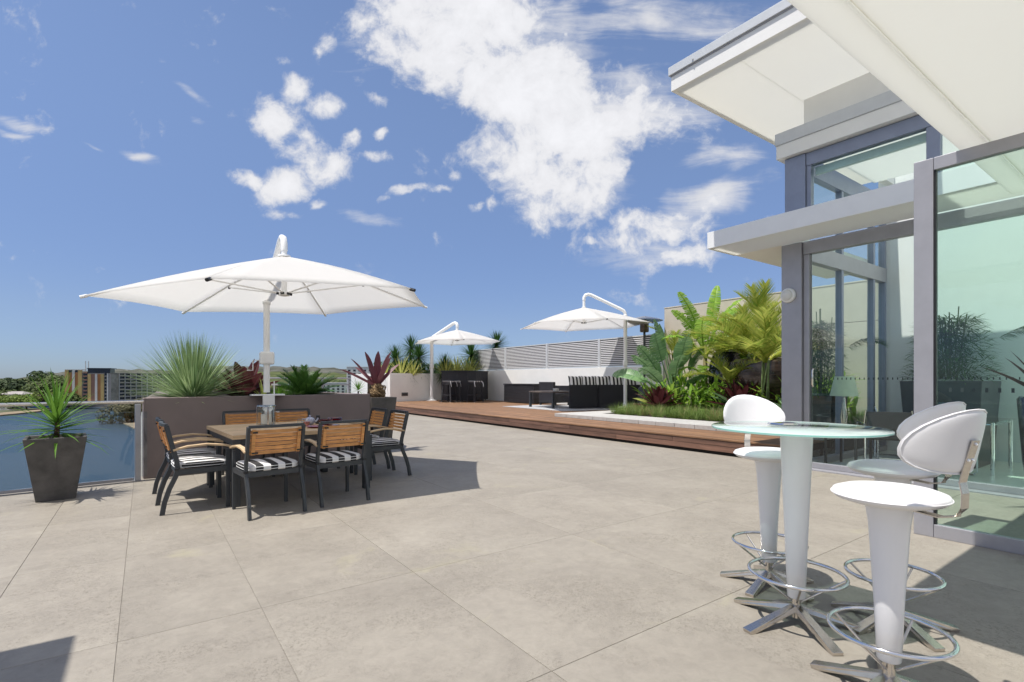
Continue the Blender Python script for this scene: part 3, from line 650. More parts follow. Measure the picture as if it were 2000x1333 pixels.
# ================================================================ DINING SET
tb = thing('dining_table', 'square teak slatted dining table with charcoal legs under the big umbrella', 'table', (.74, 5.97, 0), R(4))
S = 1.5
for k in range(11):
    w = (S - .06) / 11; MB().box(.03, S - .03, .03 + k * w + .002, .03 + (k + 1) * w - .002, .715, .74).build('top_slat', M_TEAKL, tb, bevel=.002)
fb = MB().box(0, S, 0, .028, .70, .742).box(0, S, S - .028, S, .70, .742).box(0, .028, .029, S - .029, .70, .742).box(S - .028, S, .029, S - .029, .70, .742)
fb.build('top_border', M_TEAKL, tb)
MB().box(.02, S - .02, .02, .05, .63, .698).box(.02, S - .02, S - .05, S - .02, .63, .698).box(.02, .05, .051, S - .051, .63, .698).box(S - .05, S - .02, .051, S - .051, .63, .698).build('apron', M_CHAR, tb)
for x in (.0, S - .075):
    for y in (.0, S - .075): MB().box(x, x + .075, y, y + .075, 0, .699).build('leg', M_CHAR, tb, bevel=.004)

def chair_proto(label):
    t = thing('dining_chair', label, 'chair', (0, 0, 0), 0, 'teak and charcoal armchairs round the dining table')
    W2 = .255
    for sx in (-1, 1):
        x = sx * W2
        # rear leg + back post, a sabre curve
        MB().bar([(x, -.335, 0), (x, -.315, .12), (x, -.275, .25), (x, -.225, .36), (x, -.205, .43), (x, -.215, .52), (x, -.255, .68), (x, -.30, .87)], .028, .042, (0, 1, 0)).build('rear_leg', M_CHAR, t)
        MB().bar([(x, .235, 0), (x, .235, .41), (x, .235, .60)], .028, .040, (0, 1, 0)).build('front_leg', M_CHAR, t)
        MB().bar([(x, -.205, .405), (x, .235, .405)], .026, .05, (0, 0, 1)).build('seat_rail', M_CHAR, t)
        MB().bar([(x, -.245, .625), (x * 1.02, -.12, .655), (x * 1.03, .05, .665), (x * 1.03, .2, .645), (x * 1.03, .275, .625)], .048, .02, (0, 0, 1)).build('armrest', M_TEAKL, t, bevel=.004)
    MB().bar([(-W2, -.205, .405), (W2, -.205, .405)], .026, .05).build('seat_rail', M_CHAR, t)
    MB().bar([(-W2, .235, .405), (W2, .235, .405)], .026, .05).build('seat_rail', M_CHAR, t)
    # bowed top rail
    MB().bar([(-W2, -.30, .872), (-W2 * .5, -.318, .872), (0, -.323, .872), (W2 * .5, -.318, .872), (W2, -.30, .872)], .030, .028).build('top_rail', M_CHAR, t)
    for k in range(6):
        z = .618 + k * .0405; y = -.24 - (z - .62) * .235
        MB().bar([(-W2 + .02, y, z), (-W2 * .5, y - .015, z), (0, y - .02, z), (W2 * .5, y - .015, z), (W2 - .02, y, z)], .013, .0335).build('back_slat', M_TEAK, t, bevel=.0015)
    for sx in (-1, 1):
        x = sx * (W2 - .045); b = MB().bar([(x, -.248 - .012, .60), (x, -.30 - .016, .845)], .032, .012, (0, 1, 0)); b.build('back_batten', M_TEAK, t)
        MB().box(x - .012, x + .045 * 1, -.275, -.262, .61, .625).box(x - .012, x + .03, -.325, -.312, .81, .825).build('back_bolt', M_BLACK, t)
    # striped cushion
    cu = MB(); n = 10; hw, hd = .245, .235
    for lay, (zz, sh) in enumerate(((.433, 1.0), (.448, 1.03), (.475, 1.03), (.492, .985))):
        for i in range(n * 4):
            q = i / (n * 4) * 4; sd_ = int(q); f = (q - sd_) * 2 - 1
            x, y = [(f, -1), (1, f), (-f, 1), (-1, -f)][sd_]
            rr = (abs(x) ** 5 + abs(y) ** 5) ** (1 / 5)
            cu.v.append((x / rr * hw * sh, y / rr * hd * sh + .015, zz))
    m_ = n * 4
    for lay in range(3):
        for i in range(m_): cu.f.append((lay * m_ + i, lay * m_ + (i + 1) % m_, (lay + 1) * m_ + (i + 1) % m_, (lay + 1) * m_ + i))
    cu.v.append((0, .015, .505)); cu.v.append((0, .015, .43)); T = 4 * m_
    for i in range(m_): cu.f.append((3 * m_ + i, 3 * m_ + (i + 1) % m_, T)); cu.f.append(((i + 1) % m_, i, T + 1))
    c = cu.build('cushion', M_STRIPE, t, smooth=2)
    pp = MB()
    for zz, sh in ((.448, 1.035), (.476, 1.035)):
        path = []
        for i in range(m_ + 1):
            q = (i % m_) / m_ * 4; sd_ = int(q); f = (q - sd_) * 2 - 1
            x, y = [(f, -1), (1, f), (-f, 1), (-1, -f)][sd_]; rr = (abs(x) ** 5 + abs(y) ** 5) ** (1 / 5); path.append((x / rr * hw * sh, y / rr * hd * sh + .015, zz))
        pp.tube(path, .0028, 5, cap=False)
    pp.build('piping', M_WPAINT, c)
    for sx in (-1, 1): MB().box(sx * .262 - .02, sx * .262 + .02, -.235, -.195, .425, .452).build('cushion_tie', M_BLACK, t, bevel=.006)
    return t
ch0 = chair_proto('front left teak chair with its back to the viewer, nearest of all the dining chairs')
ch0.location = (1.02, 5.69, 0); ch0.rotation_euler = (0, 0, R(6))
for lab, x, y, rz in (('front right teak chair with its back to the viewer, beside the nearest one', 1.715, 5.80, 5),
    ('nearer of the two chairs on the left side of the dining table', .46, 6.3, -87), ('farther of the two chairs on the left side of the dining table', .44, 6.98, -87),
    ('chair against the planter behind the glass lantern', 1.16, 7.79, 184), ('chair against the planter behind the teapot', 1.80, 7.84, 184),
    ('nearer of the two chairs on the right side of the dining table', 2.63, 6.8, 92), ('farther of the two chairs on the right side, next to the grey pot', 2.60, 7.47, 93)):
    copy_tree(ch0, lab, (x, y, 0), R(rz))

# things on the table
def lathe_thing(name, label, cat, loc, prof, m, n=24):
    o = MB().lathe(prof, n).build(name, m, None, smooth=True, loc=loc); tag(o, label, cat); return o
TZ = .743
ln = thing('hurricane_lantern', 'clear glass hurricane lantern with a white candle on the dining table', 'lantern', (1.26, 7.12, TZ))
MB().lathe([(.105, 0), (.11, .01), (.11, .235), (.112, .24), (.106, .24), (.104, .235), (.104, .012), (.0, .01)], 28).build('glass_cylinder', M_GCLEAR, ln, smooth=True)
MB().lathe([(.112, .232), (.118, .236), (.118, .25), (.112, .252), (.105, .25), (.105, .236)], 28).build('rim', M_CHROME2, ln, smooth=True)
MB().lathe([(.06, .014), (.062, .02), (.062, .135), (.055, .14), (.0, .135)], 24).build('candle', M_WAX, ln, smooth=True)
for a in (60, 180, 300): MB().box(-.008, .008, -.003, .003, .0, .235, Matrix.Rotation(R(a), 4, 'Z') @ Matrix.Translation((0, .115, 0))).build('strap', M_CHROME2, ln)
tp = thing('teapot', 'small white teapot painted with blue and red flowers', 'teapot', (1.72, 6.83, TZ))
MB().lathe([(.03, 0), (.055, .02), (.065, .05), (.055, .08), (.03, .095), (.012, .1), (.012, .108), (.016, .118), (.0, .125)], 24).build('pot_body', M_CHINA, tp, smooth=True)
MB().tube([(.05, 0, .03), (.085, 0, .05), (.105, 0, .085)], [.016, .011, .008], 8).build('spout', M_CHINA, tp, smooth=True)
MB().tube([(-.05, 0, .075), (-.09, 0, .08), (-.1, 0, .05), (-.055, 0, .03)], .007, 8).build('handle', M_CHINA, tp, smooth=True)
lathe_thing('pepper_mill', 'squat black bottle beside the teapot', 'bottle', (1.86, 6.98, TZ), [(.03, 0), (.04, .01), (.042, .05), (.028, .07), (.022, .09), (.026, .105), (.0, .112)], M_BLACK)
lathe_thing('red_bowl', 'glossy red bowl in front of the teapot', 'bowl', (1.88, 6.72, TZ), [(.03, 0), (.045, .005), (.085, .045), (.092, .07), (.088, .07), (.08, .046), (.04, .012), (.0, .01)], M_DKRED)
lathe_thing('red_plate', 'flat bright red square-set plate nearest the table edge', 'plate', (1.70, 6.42, TZ), [(.08, 0), (.10, .004), (.125, .016), (.122, .018), (.098, .009), (.0, .008)], M_RED)
lathe_thing('dark_plate', 'dark rimmed plate beneath the red plate side', 'plate', (1.86, 6.50, TZ), [(.08, 0), (.10, .004), (.135, .012), (.132, .014), (.098, .007), (.0, .006)], M_DKRED)
ds = thing('red_dish_stack', 'stack of dark red dishes at the far right corner of the table', 'dishes', (2.10, 7.05, TZ))
for k in range(4): MB().lathe([(.05, 0), (.08, .003), (.10, .016), (.097, .018), (.078, .006), (.0, .005)], 22, c=(0, 0, k * .014)).build('dish', M_DKRED if k % 2 else M_RED, ds, smooth=True)
lathe_thing('glass_jar', 'small clear glass jar left of the teapot', 'jar', (1.60, 6.78, TZ), [(.03, 0), (.042, .005), (.045, .06), (.035, .08), (.04, .09), (.036, .09), (.032, .08), (.04, .058), (.035, .01), (.0, .008)], M_GCLEAR)
lathe_thing('berry_glass', 'low clear glass with pink blossoms beside the jar', 'glass', (1.64, 6.66, TZ), [(.025, 0), (.035, .03), (.04, .055), (.0, .06)], mat('pink_blossom', (.5, .2, .16), .5, var=.4, scale=60))

# ================================================================ BAR TABLE + STOOLS
def star_base(t, n, r, z, mm, rot, rstem):
    for k in range(n):
        m = Matrix.Rotation(rot + 2 * math.pi * k / n, 4, 'Z')
        b = MB(); w = .026
        vs_ = [m @ Vector(p) for p in [(.02, -w, z - .03), (.02, w, z - .03), (r, -w, .0), (r, w, .0), (.02, -w * .7, z), (.02, w * .7, z), (r + .005, -w, .018), (r + .005, w, .018), (r - .03, -w, .0), (r - .03, w, .0), (r - .03, -w, .012), (r - .03, w, .012)]]
        b.add(vs_, [(0, 1, 9, 8), (8, 9, 3, 2), (4, 6, 7, 5), (0, 8, 10, 4), (10, 8, 2, 6), (4, 10, 6), (1, 5, 11, 9), (9, 11, 7, 3), (5, 7, 11), (2, 3, 7, 6), (0, 4, 5, 1)])
        b.build('foot', mm, t, bevel=.002)
def ring(t, r, z, rt_, hub_z, nspoke, rot):
    rg = MB().tube([(r * math.cos(2 * math.pi * k / 48), r * math.sin(2 * math.pi * k / 48), z) for k in range(49)], rt_, 10, cap=False).build('foot_ring', M_CHROME2, t, smooth=True)
    for k in range(nspoke):
        a = rot + 2 * math.pi * k / nspoke; MB().tube([(r * math.cos(a), r * math.sin(a), z - .006), (.028 * math.cos(a), .028 * math.sin(a), hub_z)], .006, 8).build('ring_strut', M_CHROME, rg, smooth=True)
bt = thing('bar_table', 'round frosted glass bar table on a tapered white column', 'table', (2.88, 1.36, 0))
MB().lathe([(.425, 0), (.43, .003), (.43, .011), (.425, .014)], 96, c=(0, 0, 1.05)).build('table_top', None, bt, smooth=True)
tt = bt.children[0]
m, n, l, b_, o_ = base_mat('frosted_top'); n.remove(b_)
tr = n.new('ShaderNodeBsdfTransparent'); tr.inputs[0].default_value = (.80, .93, .89, 1)
df = n.new('ShaderNodeBsdfDiffuse'); df.inputs[0].default_value = (.82, .90, .87, 1)
m1_ = n.new('ShaderNodeMixShader'); m1_.inputs[0].default_value = .5; l.new(tr.outputs[0], m1_.inputs[1]); l.new(df.outputs[0], m1_.inputs[2])
gl = n.new('ShaderNodeBsdfGlossy'); gl.inputs['Roughness'].default_value = .04; fr_ = n.new('ShaderNodeFresnel'); fr_.inputs[0].default_value = 1.52
kk = n.new('ShaderNodeMath'); kk.operation = 'MULTIPLY'; kk.inputs[1].default_value = 1.1; kk.use_clamp = True; l.new(fr_.outputs[0], kk.inputs[0])
ge_ = n.new('ShaderNodeNewGeometry'); iv_ = n.new('ShaderNodeMath'); iv_.operation = 'SUBTRACT'; iv_.inputs[0].default_value = 1; l.new(ge_.outputs['Backfacing'], iv_.inputs[1]); k3 = n.new('ShaderNodeMath'); k3.operation = 'MULTIPLY'; l.new(kk.outputs[0], k3.inputs[0]); l.new(iv_.outputs[0], k3.inputs[1])
m2_ = n.new('ShaderNodeMixShader'); l.new(k3.outputs[0], m2_.inputs[0]); l.new(m1_.outputs[0], m2_.inputs[1]); l.new(gl.outputs[0], m2_.inputs[2]); l.new(m2_.outputs[0], o_.inputs[0])
M_TEDGE = mat('green_glass_edge', (.30, .62, .54), .15, var=.02, bump=0)
facemat(tt, lambda p: 1 if abs(p.normal.z) < .5 else 0, [m, M_TEDGE])
MB().lathe([(.042, .14), (.045, .145), (.058, .5), (.078, .96), (.08, 1.02), (.078, 1.046)], 40).build('column', M_PLAST, bt, smooth=True)
MB().lathe([(.022, .03), (.022, .14)], 20).build('stem', M_CHROME, bt, smooth=True)
star_base(bt, 5, .34, .10, M_CHROME, R(20), .02)
ring(bt, .235, .27, .0095, .12, 4, R(30))
al = tag(MB().lathe([(.075, 0), (.08, .003), (.07, .012), (.0, .014)], 24).build('steel_dish', M_CHROME2, None, smooth=True, loc=(2.95, 1.47, 1.0655)), 'small flat steel dish lying on the glass bar table', 'dish')

def stool_proto(label):
    t = thing('bar_stool', label, 'stool', (0, 0, 0), 0, 'white bar stools round the glass table')
    sz = .80
    MB().lathe([(.0, 0), (.08, .0), (.15, .008), (.195, .022), (.212, .038), (.205, .054), (.17, .066), (.09, .072), (.0, .073)], 56, c=(0, 0, sz), sy=.96).build('seat', M_LEATH, t, smooth=2)
    MB().tube([(.212 * math.cos(2 * math.pi * k / 56), .212 * .96 * math.sin(2 * math.pi * k / 56), sz + .040) for k in range(57)], .0024, 6, cap=False).build('seat_seam', M_LEATH, t, smooth=True)
    MB().lathe([(.041, .15), (.044, .155), (.055, .42), (.073, .72), (.086, sz + .004)], 40).build('column', M_PLAST, t, smooth=True)
    MB().lathe([(.024, .03), (.024, .15)], 20).build('stem', M_CHROME, t, smooth=True)
    star_base(t, 5, .29, .09, M_CHROME, R(38), .02)
    ring(t, .215, .27, .0095, .12, 4, R(10))
    # strap under the seat and up behind
    MB().bar([(0, -.10, sz - .002), (0, -.19, sz - .006), (0, -.245, sz + .01), (0, -.268, sz + .045), (0, -.270, sz + .10), (0, -.262, sz + .14), (0, -.275, sz + .20), (0, -.303, sz + .30)], .042, .006, (0, .7, -.7)).build('back_strap', M_CHROME, t, bevel=.001)
    # curved backrest shell
    nu, nv = 28, 14; th_ = .028; me = MB()
    def pt(a, b, off):
        x = a * .215; zz = b * .122
        wrap = .10 * (a * a)
        y = -.268 - (zz + .09) * .20 + wrap - .012 * (1 - a * a) + off
        zt = sz + .292 + zz - .026 * a * a
        return (x, y, zt)
    for side in (0, 1):
        for i in range(nu + 1):
            for j in range(nv + 1):
                # superellipse disc mapping
                r_ = j / nv; an = 2 * math.pi * i / nu
                ca, sa = math.cos(an), math.sin(an); q = (abs(ca) ** 2.15 + abs(sa) ** 2.15) ** (-1 / 2.15)
                a, b2 = ca * q * r_, sa * q * r_
                edge = math.sqrt(max(0, 1 - r_ ** 7)); off = (th_ / 2) * edge * (1 if side else -1)
                me.v.append(pt(a, b2, off + .018))
    st = (nu + 1) * (nv + 1)
    for side in (0, 1):
        for i in range(nu):
            for j in range(nv):
                q = side * st + i * (nv + 1) + j; f = (q, q + 1, q + nv + 2, q + nv + 1)
                me.f.append(f if side else f[::-1])
    bk = me.build('backrest', M_LEATH, t, smooth=2)
    pth = []
    for i in range(nu + 1):
        an = 2 * math.pi * i / nu; ca, sa = math.cos(an), math.sin(an); q = (abs(ca) ** 2.15 + abs(sa) ** 2.15) ** (-1 / 2.15); pth.append(pt(ca * q * .985, sa * q * .985, .018 - .007))
    MB().tube(pth, .0028, 6, cap=False).build('piping', M_LEATH, bk, smooth=True)
    for (x, z) in ((0, .285), (-.012, .225), (.012, .225)):
        o = MB().lathe([(.007, 0), (.007, .003), (.004, .006)], 10).build('bolt', M_CHROME2, t, smooth=True, loc=(x, -.275 - (z - .20) * .28 - .003, sz + z)); o.rotation_euler = (R(90), 0, 0)
    return t
s0 = stool_proto('nearest white bar stool, at the bottom right, seen from behind its steel strap')
s0.location = (2.53, .82, 0); s0.rotation_euler = (0, 0, R(-15))
copy_tree(s0, 'white bar stool behind the nearest one, its seat below the overlapping backrest', (3.29, 1.05, 0), R(-17))
copy_tree(s0, 'white bar stool on the far left of the glass table, facing the viewer', (3.28, 1.72, 0), R(148))

# ================================================================ DECK FURNITURE
bar = thing('wicker_bar', 'black wicker bar counter with a curved front beside the far umbrella', 'bar', (11.4, 21.3, DZ))
fp = [(0, .3), (.12, -.05), (.42, -.42), (.85, -.66), (1.35, -.6), (2.65, .35), (2.35, .95), (1.1, .15), (.75, .15), (.55, .5)]
MB().prism(fp, .06, 1.42).build('counter_body', M_WICK, bar)
cx_, cy_ = 1.3, .1
MB().prism([(cx_ + (x - cx_) * 1.04, cy_ + (y - cy_) * 1.06) for x, y in fp], 1.42, 1.47).build('counter_top', M_BLACK, bar, bevel=.01)
for x, y in ((.42, -.36), (.9, -.6), (1.4, -.54), (2.5, .33), (2.3, .8)): MB().lathe([(.04, 0), (.04, .06)], 10, c=(x, y, 0)).build('foot', M_CHROME, bar)
def wstool(label, loc, rz):
    t = thing('wicker_bar_stool', label, 'stool', loc, rz, 'black wicker bar stools at the bar')
    for sx in (-1, 1):
        for sy in (-1, 1): 
            l_ = MB().bar([(sx * .27, sy * .25, .03), (sx * .20, sy * .18, .86)], .055, .055, (0, 1, 0)).build('leg', M_WICK, t)
            MB().lathe([(.03, 0), (.03, .03)], 8, c=(sx * .27, sy * .25, 0)).build('leg_cap', M_CHROME2, l_)
    for sx in (-1, 1): MB().box(sx * .245 - .02, sx * .245 + .02, -.22, .22, .32, .37).build('footrest', M_WICK, t)
    for sy in (-1, 1): MB().box(-.23, .23, sy * .22 - .02, sy * .22 + .02, .32, .37).build('footrest', M_WICK, t)
    MB().box(-.24, .24, -.22, .22, .80, .93).build('seat', M_WICK, t, bevel=.02)
    c = MB().box(-.24, .24, -.22, .22, .935, .985).build('cushion', M_STRIPE, t, bevel=.02)
    for sx in (-1, 1): MB().bar([(sx * .24, -.22, .95), (sx * .27, -.26, .85), (sx * .25, -.28, .72)], .03, .006, (0, 1, 0)).build('cushion_tie', M_WPAINT, c)
    return t
w0 = wstool('black wicker bar stool at the left end of the bar', (11.35, 20.75, DZ), R(30))
w1 = copy_tree(w0, 'black wicker bar stool in front of the middle of the bar', (12.35, 20.1, DZ), R(10))
w2 = copy_tree(w0, 'black wicker bar stool half hidden behind the left one', (11.8, 20.9, DZ), R(50))
bx = thing('storage_box', 'dark slatted cushion storage box against the white wall', 'storage box', (13.45, 17.15, DZ))
MB().box(.02, .82, .02, 2.2, .02, .80).build('box_body', M_BLACK, bx)
for k in range(6): MB().box(0, .84, 0, 2.22, .03 + k * .128, .03 + k * .128 + .12).build('side_plank', M_WICK, bx, bevel=.006)
MB().box(-.02, .86, -.02, 2.24, .805, .86).build('lid', M_WICK, bx, bevel=.008)
rug = tag(MB().prism([(11.25, 16.3), (11.2, 12.7), (13.6, 12.2), (13.9, 16.4)], DZ + .002, DZ + .014).build('outdoor_rug', M_LGREY), 'pale grey outdoor rug under the low lounge table on the deck', 'rug')
lt = thing('lounge_table', 'low dark lounge table on the rug in front of the sofa end', 'table', (11.85, 14.0, DZ + .015))
MB().box(0, 1.2, 0, 1.4, .55, .60).build('table_top', mat('bronze_slat', (.12, .095, .08), .5), lt, bevel=.006)
for x in (0, 1.12):
    for y in (0, 1.32): MB().box(x, x + .08, y, y + .08, 0, .549).build('leg', M_CHAR, lt, bevel=.004)
cup = tag(MB().lathe([(.08, 0), (.1, .02), (.11, .1), (.0, .1)], 16).build('white_bowl', M_WAX, None, smooth=True, loc=(12.25, 14.3, DZ + .616)), 'white bowl on the low lounge table', 'bowl')
def cushion(parent, m, w=.5, h=.42, d=.16):
    me = MB(); nu = 12
    for j in range(2):
        for i in range(nu + 1):
            for k in range(nu + 1):
                a, b_ = i / nu * 2 - 1, k / nu * 2 - 1
                q = (max(0, 1 - a ** 4) * max(0, 1 - b_ ** 4)) ** .5
                px = a * w / 2 * (1 - .08 * (1 - abs(b_)) * abs(a)); pz = b_ * h / 2 * (1 - .08 * (1 - abs(a)) * abs(b_))
                me.v.append(tuple(m @ Vector((px, (d / 2) * q * (1 if j else -1), pz))))
    s_ = (nu + 1) ** 2
    for j in range(2):
        for i in range(nu):
            for k in range(nu):
                q = j * s_ + i * (nu + 1) + k; f = (q, q + 1, q + nu + 2, q + nu + 1); me.f.append(f[::-1] if j else f)
    return me
# sofa: long back facing the viewer
sf = thing('wicker_sofa', 'long black wicker sofa with its back to the viewer, striped cushions leaning on it', 'sofa', (12.12, 13.42, DZ), R(-21))
MB().box(0, 1.08, 0, .08, .04, .86).build('end_arm', M_WICK, sf, bevel=.01)
MB().box(1.09, 1.12, -.0, .06, .04, .86).build('corner_post', M_WICK, sf)
sfb = thing('sofa_back_run', None, None) if False else None
o = MB().box(0, 2.15, -.06, .06, .04, .86).build('back_panel', M_WICK, sf, bevel=.01, loc=(1.12, .02, 0)); o.rotation_euler = (0, 0, R(-12))
o = MB().box(.05, 2.1, .08, .75, .25, .42).build('seat_base', M_WICK, sf, bevel=.01, loc=(1.12, .02, 0)); o.rotation_euler = (0, 0, R(-12))
MB().box(.05, 1.0, .1, .85, .25, .42).build('seat_base', M_WICK, sf, bevel=.01)
for k in range(6):
    x = .30 + k * .50
    y = .17 if x < 1.2 else .17 - (x - 1.1) * .21
    rz = rnd(-8, 8)
    c = tag(cushion(None, Matrix(), .55, .50, .24).build('striped_cushion', M_STRIPE, None, smooth=2, loc=sf.matrix_basis @ Vector((x, y, .93))), 'black and white striped cushion on the sofa, number')
    c.rotation_euler = (R(-12), 0, R(-21 + rz)); c['category'] = 'cushion'; c['group'] = 'striped cushions along the sofa back'
    c['label'] = ['leftmost striped cushion on the sofa, by its free arm', 'striped cushion second from the sofa arm', 'striped cushion just left of the umbrella post', 'striped cushion directly behind the umbrella post', 'striped cushion just right of the umbrella post', 'rightmost striped cushion, nearest the heater'][k]
ac = thing('wicker_armchair', 'black wicker armchair beyond the lounge table, against the white wall', 'armchair', (13.05, 15.4, DZ), R(0))
MB().box(0, .9, 0, .9, .12, .48).build('seat', M_WICK, ac, bevel=.01)
MB().box(0, .12, 0, .9, .481, .95).build('arm', M_WICK, ac, bevel=.01)
MB().box(.78, .9, 0, .9, .481, .80).build('backrest', M_WICK, ac, bevel=.01)
for x in (.05, .85):
    for y in (.05, .85): MB().box(x - .03, x + .03, y - .03, y + .03, 0, .119).build('leg', M_CHAR, ac)
ht = thing('patio_heater', 'tall patio heater with a wide pale reflector disc beside the beige wall', 'heater', (13.85, 11.55, DZ))
MB().lathe([(.0, .13), (.08, .12), (.5, .02), (.62, -.03), (.61, -.035), (.5, .0), (.06, .06), (.0, .06)], 40, c=(0, 0, 3.08)).build('reflector', M_CHROME, ht, smooth=True)
MB().lathe([(.13, 0), (.15, .03), (.15, .35), (.09, .42)], 20, c=(0, 0, 2.66)).build('burner', M_BOWL, ht, smooth=True)
MB().tube([(0, 0, .6), (0, 0, 2.66)], .04, 12).build('pole', M_CHAR, ht, smooth=True)
MB().lathe([(.26, 0), (.26, .05), (.2, .75), (.16, .8)], 20).build('gas_housing', M_CHAR, ht, smooth=True)

# ================================================================ POTS + PLANTS
def tapered_pot(label, loc, rz, w0, w1, h):
    t = thing('tapered_pot', label, 'pot', loc, rz)
    def fr_(w, z): return [(-w, -w, z), (w, -w, z), (w, w, z), (-w, w, z)]
    v_ = fr_(w0, 0) + fr_(w1, h) + fr_(w1 - .03, h) + fr_(w1 - .05, h - .06)
    MB().add(v_, [(3, 2, 1, 0)] + [(k * 4 + i, k * 4 + (i + 1) % 4, k * 4 + 4 + (i + 1) % 4, k * 4 + 4 + i) for k in range(3) for i in range(4)]).build('pot_body', M_POT, t, bevel=.006)
    MB().box(-w1 + .052, w1 - .052, -w1 + .052, w1 - .052, h - .09, h - .055).build('soil', M_SOIL, t)
    return t
G_YUC = leafmat('yucca_green', (.045, .13, .012), (.16, .34, .03), .3)
G_DYUC = leafmat('dark_yucca_green', (.012, .05, .008), (.05, .13, .02), .2)
G_SILV = leafmat('silver_green', (.12, .22, .08), (.38, .50, .22), .25)
G_VAR = leafmat('yellow_flax', (.30, .36, .05), (.66, .64, .20), .35)
G_RED = leafmat('maroon_leaf', (.05, .010, .014), (.15, .035, .038), .2, .35)
G_PUR = leafmat('plum_leaf', (.10, .028, .045), (.24, .085, .09), .25, .4)
G_SAGO = leafmat('sago_green', (.015, .05, .008), (.06, .15, .02), .15, .35)
G_BAN = leafmat('banana_green', (.14, .31, .03), (.36, .56, .06), .4, .4)
G_STREL = leafmat('blue_green_leaf', (.09, .20, .08), (.24, .40, .17), .25, .4)
G_PALM = leafmat('golden_palm', (.15, .28, .02), (.58, .56, .10), .4, .4)
G_GRASS = leafmat('mondo_grass', (.06, .13, .02), (.25, .34, .08), .3)
G_DRY = leafmat('dry_grass', (.20, .16, .07), (.36, .30, .13), .3)
G_BAMB = leafmat('bamboo_green', (.02, .08, .012), (.08, .20, .03), .3)
G_BROWN = leafmat('dark_bronze_leaf', (.05, .035, .03), (.13, .07, .06), .1, .35)
G_LIME = leafmat('lime_leaf', (.30, .38, .05), (.55, .58, .16), .35)
lance = lambda t: (1 - t) ** .8 * min(1, .35 + t * 6)
oval = lambda t: max(.04, math.sin(math.pi * min(1, .06 + t * .94)) ** .65)
strap_ = lambda t: max(.12, 1 - t ** 8) * (1.15 - .2 * t) * min(1, .75 + t * 2)
def rosette(mb, p, n, l0, l1, w, el0=-20, el1=85, droop=(.2, .6), wp=None, fold=.15, segs=4):
    for k in range(n):
        f = k / n; az = k * 2.39996 + rnd(-.2, .2); el = R(el0 + (el1 - el0) * f + rnd(-6, 6))
        mb.blade((p[0] + math.cos(az) * .015, p[1] + math.sin(az) * .015, p[2] + f * .05), az, el, rnd(l0, l1) * (1 - .15 * f), w * rnd(.85, 1.15), rnd(*droop), segs, fold, wp)
    return mb
# left pot with yucca
pt1 = tapered_pot('tall tapered charcoal pot by the glass railing, holding a spiky yucca', (-.80, 7.62, 0), R(5), .165, .262, .69)
yc = thing('potted_yucca', 'bright green spiky yucca in the tapered pot by the railing', 'plant', (-.80, 7.62, .64), sc=.9)
MB().tube([(0, 0, 0), (.01, 0, .2), (0, .01, .38)], [.03, .025, .018], 8).build('stem', M_BARK, yc, smooth=True)
random.seed(11)
for k in range(64):
    f = k / 64; az = k * 2.39996; el = R(-12 + 92 * f ** 1.2 + rnd(-6, 6))
    MB().blade((0, 0, .06 + .26 * f), az, el, rnd(.54, .72) * (1 - .12 * f), .052, rnd(.25, .8) * (1 - f * .7), 5, .2, lance).build('leaf', G_YUC, yc, smooth=True)
# second pot
pt2 = tapered_pot('charcoal pot at the right end of the taupe planter, holding a purple bromeliad', (3.50, 9.12, 0), R(8), .17, .25, 1.0)
br = thing('potted_bromeliad', 'purple leaved giant bromeliad with a fibrous base in the right-hand pot', 'plant', (3.48, 9.12, .97))
rb = MB()
for k in range(150):
    a = rnd(0, 6.28); z = rnd(-.02, .26); r_ = rnd(.09, .15)
    rb.tube([(math.cos(a) * r_, math.sin(a) * r_, z), (math.cos(a + .3) * (r_ + .02), math.sin(a + .3) * (r_ + .02), z - .03), (math.cos(a + .5) * r_, math.sin(a + .5) * r_, z - .07)], rnd(.007, .014), 5)
rb.lathe([(.11, 0), (.13, .08), (.12, .2), (.08, .28)], 14)
rb.build('root_ball', mat('pale_roots', (.30, .20, .10), .9, var=.45, scale=30, bump=.6), br, kind='stuff')
for k in range(11):
    az = k * 2.39996 + .3; el = R([42, 52, 60, 32, 68, 76, 40, 82, 56, 28, 70][k])
    MB().blade((math.cos(az) * .04, math.sin(az) * .04, .22), az, el, rnd(.58, .74), .125, .08, 9, .28, strap_).build('leaf', G_PUR, br, smooth=True)
sm = thing('small_dracaena', 'little spiky green plant beside the bromeliad pot', 'plant', (3.35, 9.75, .85))
rosette(MB(), (0, 0, .25), 34, .18, .3, .02, -20, 80).build('foliage', G_YUC, sm)
MB().tube([(0, 0, -.6), (0, 0, .25)], .015, 6).build('stem', M_BARK, sm)
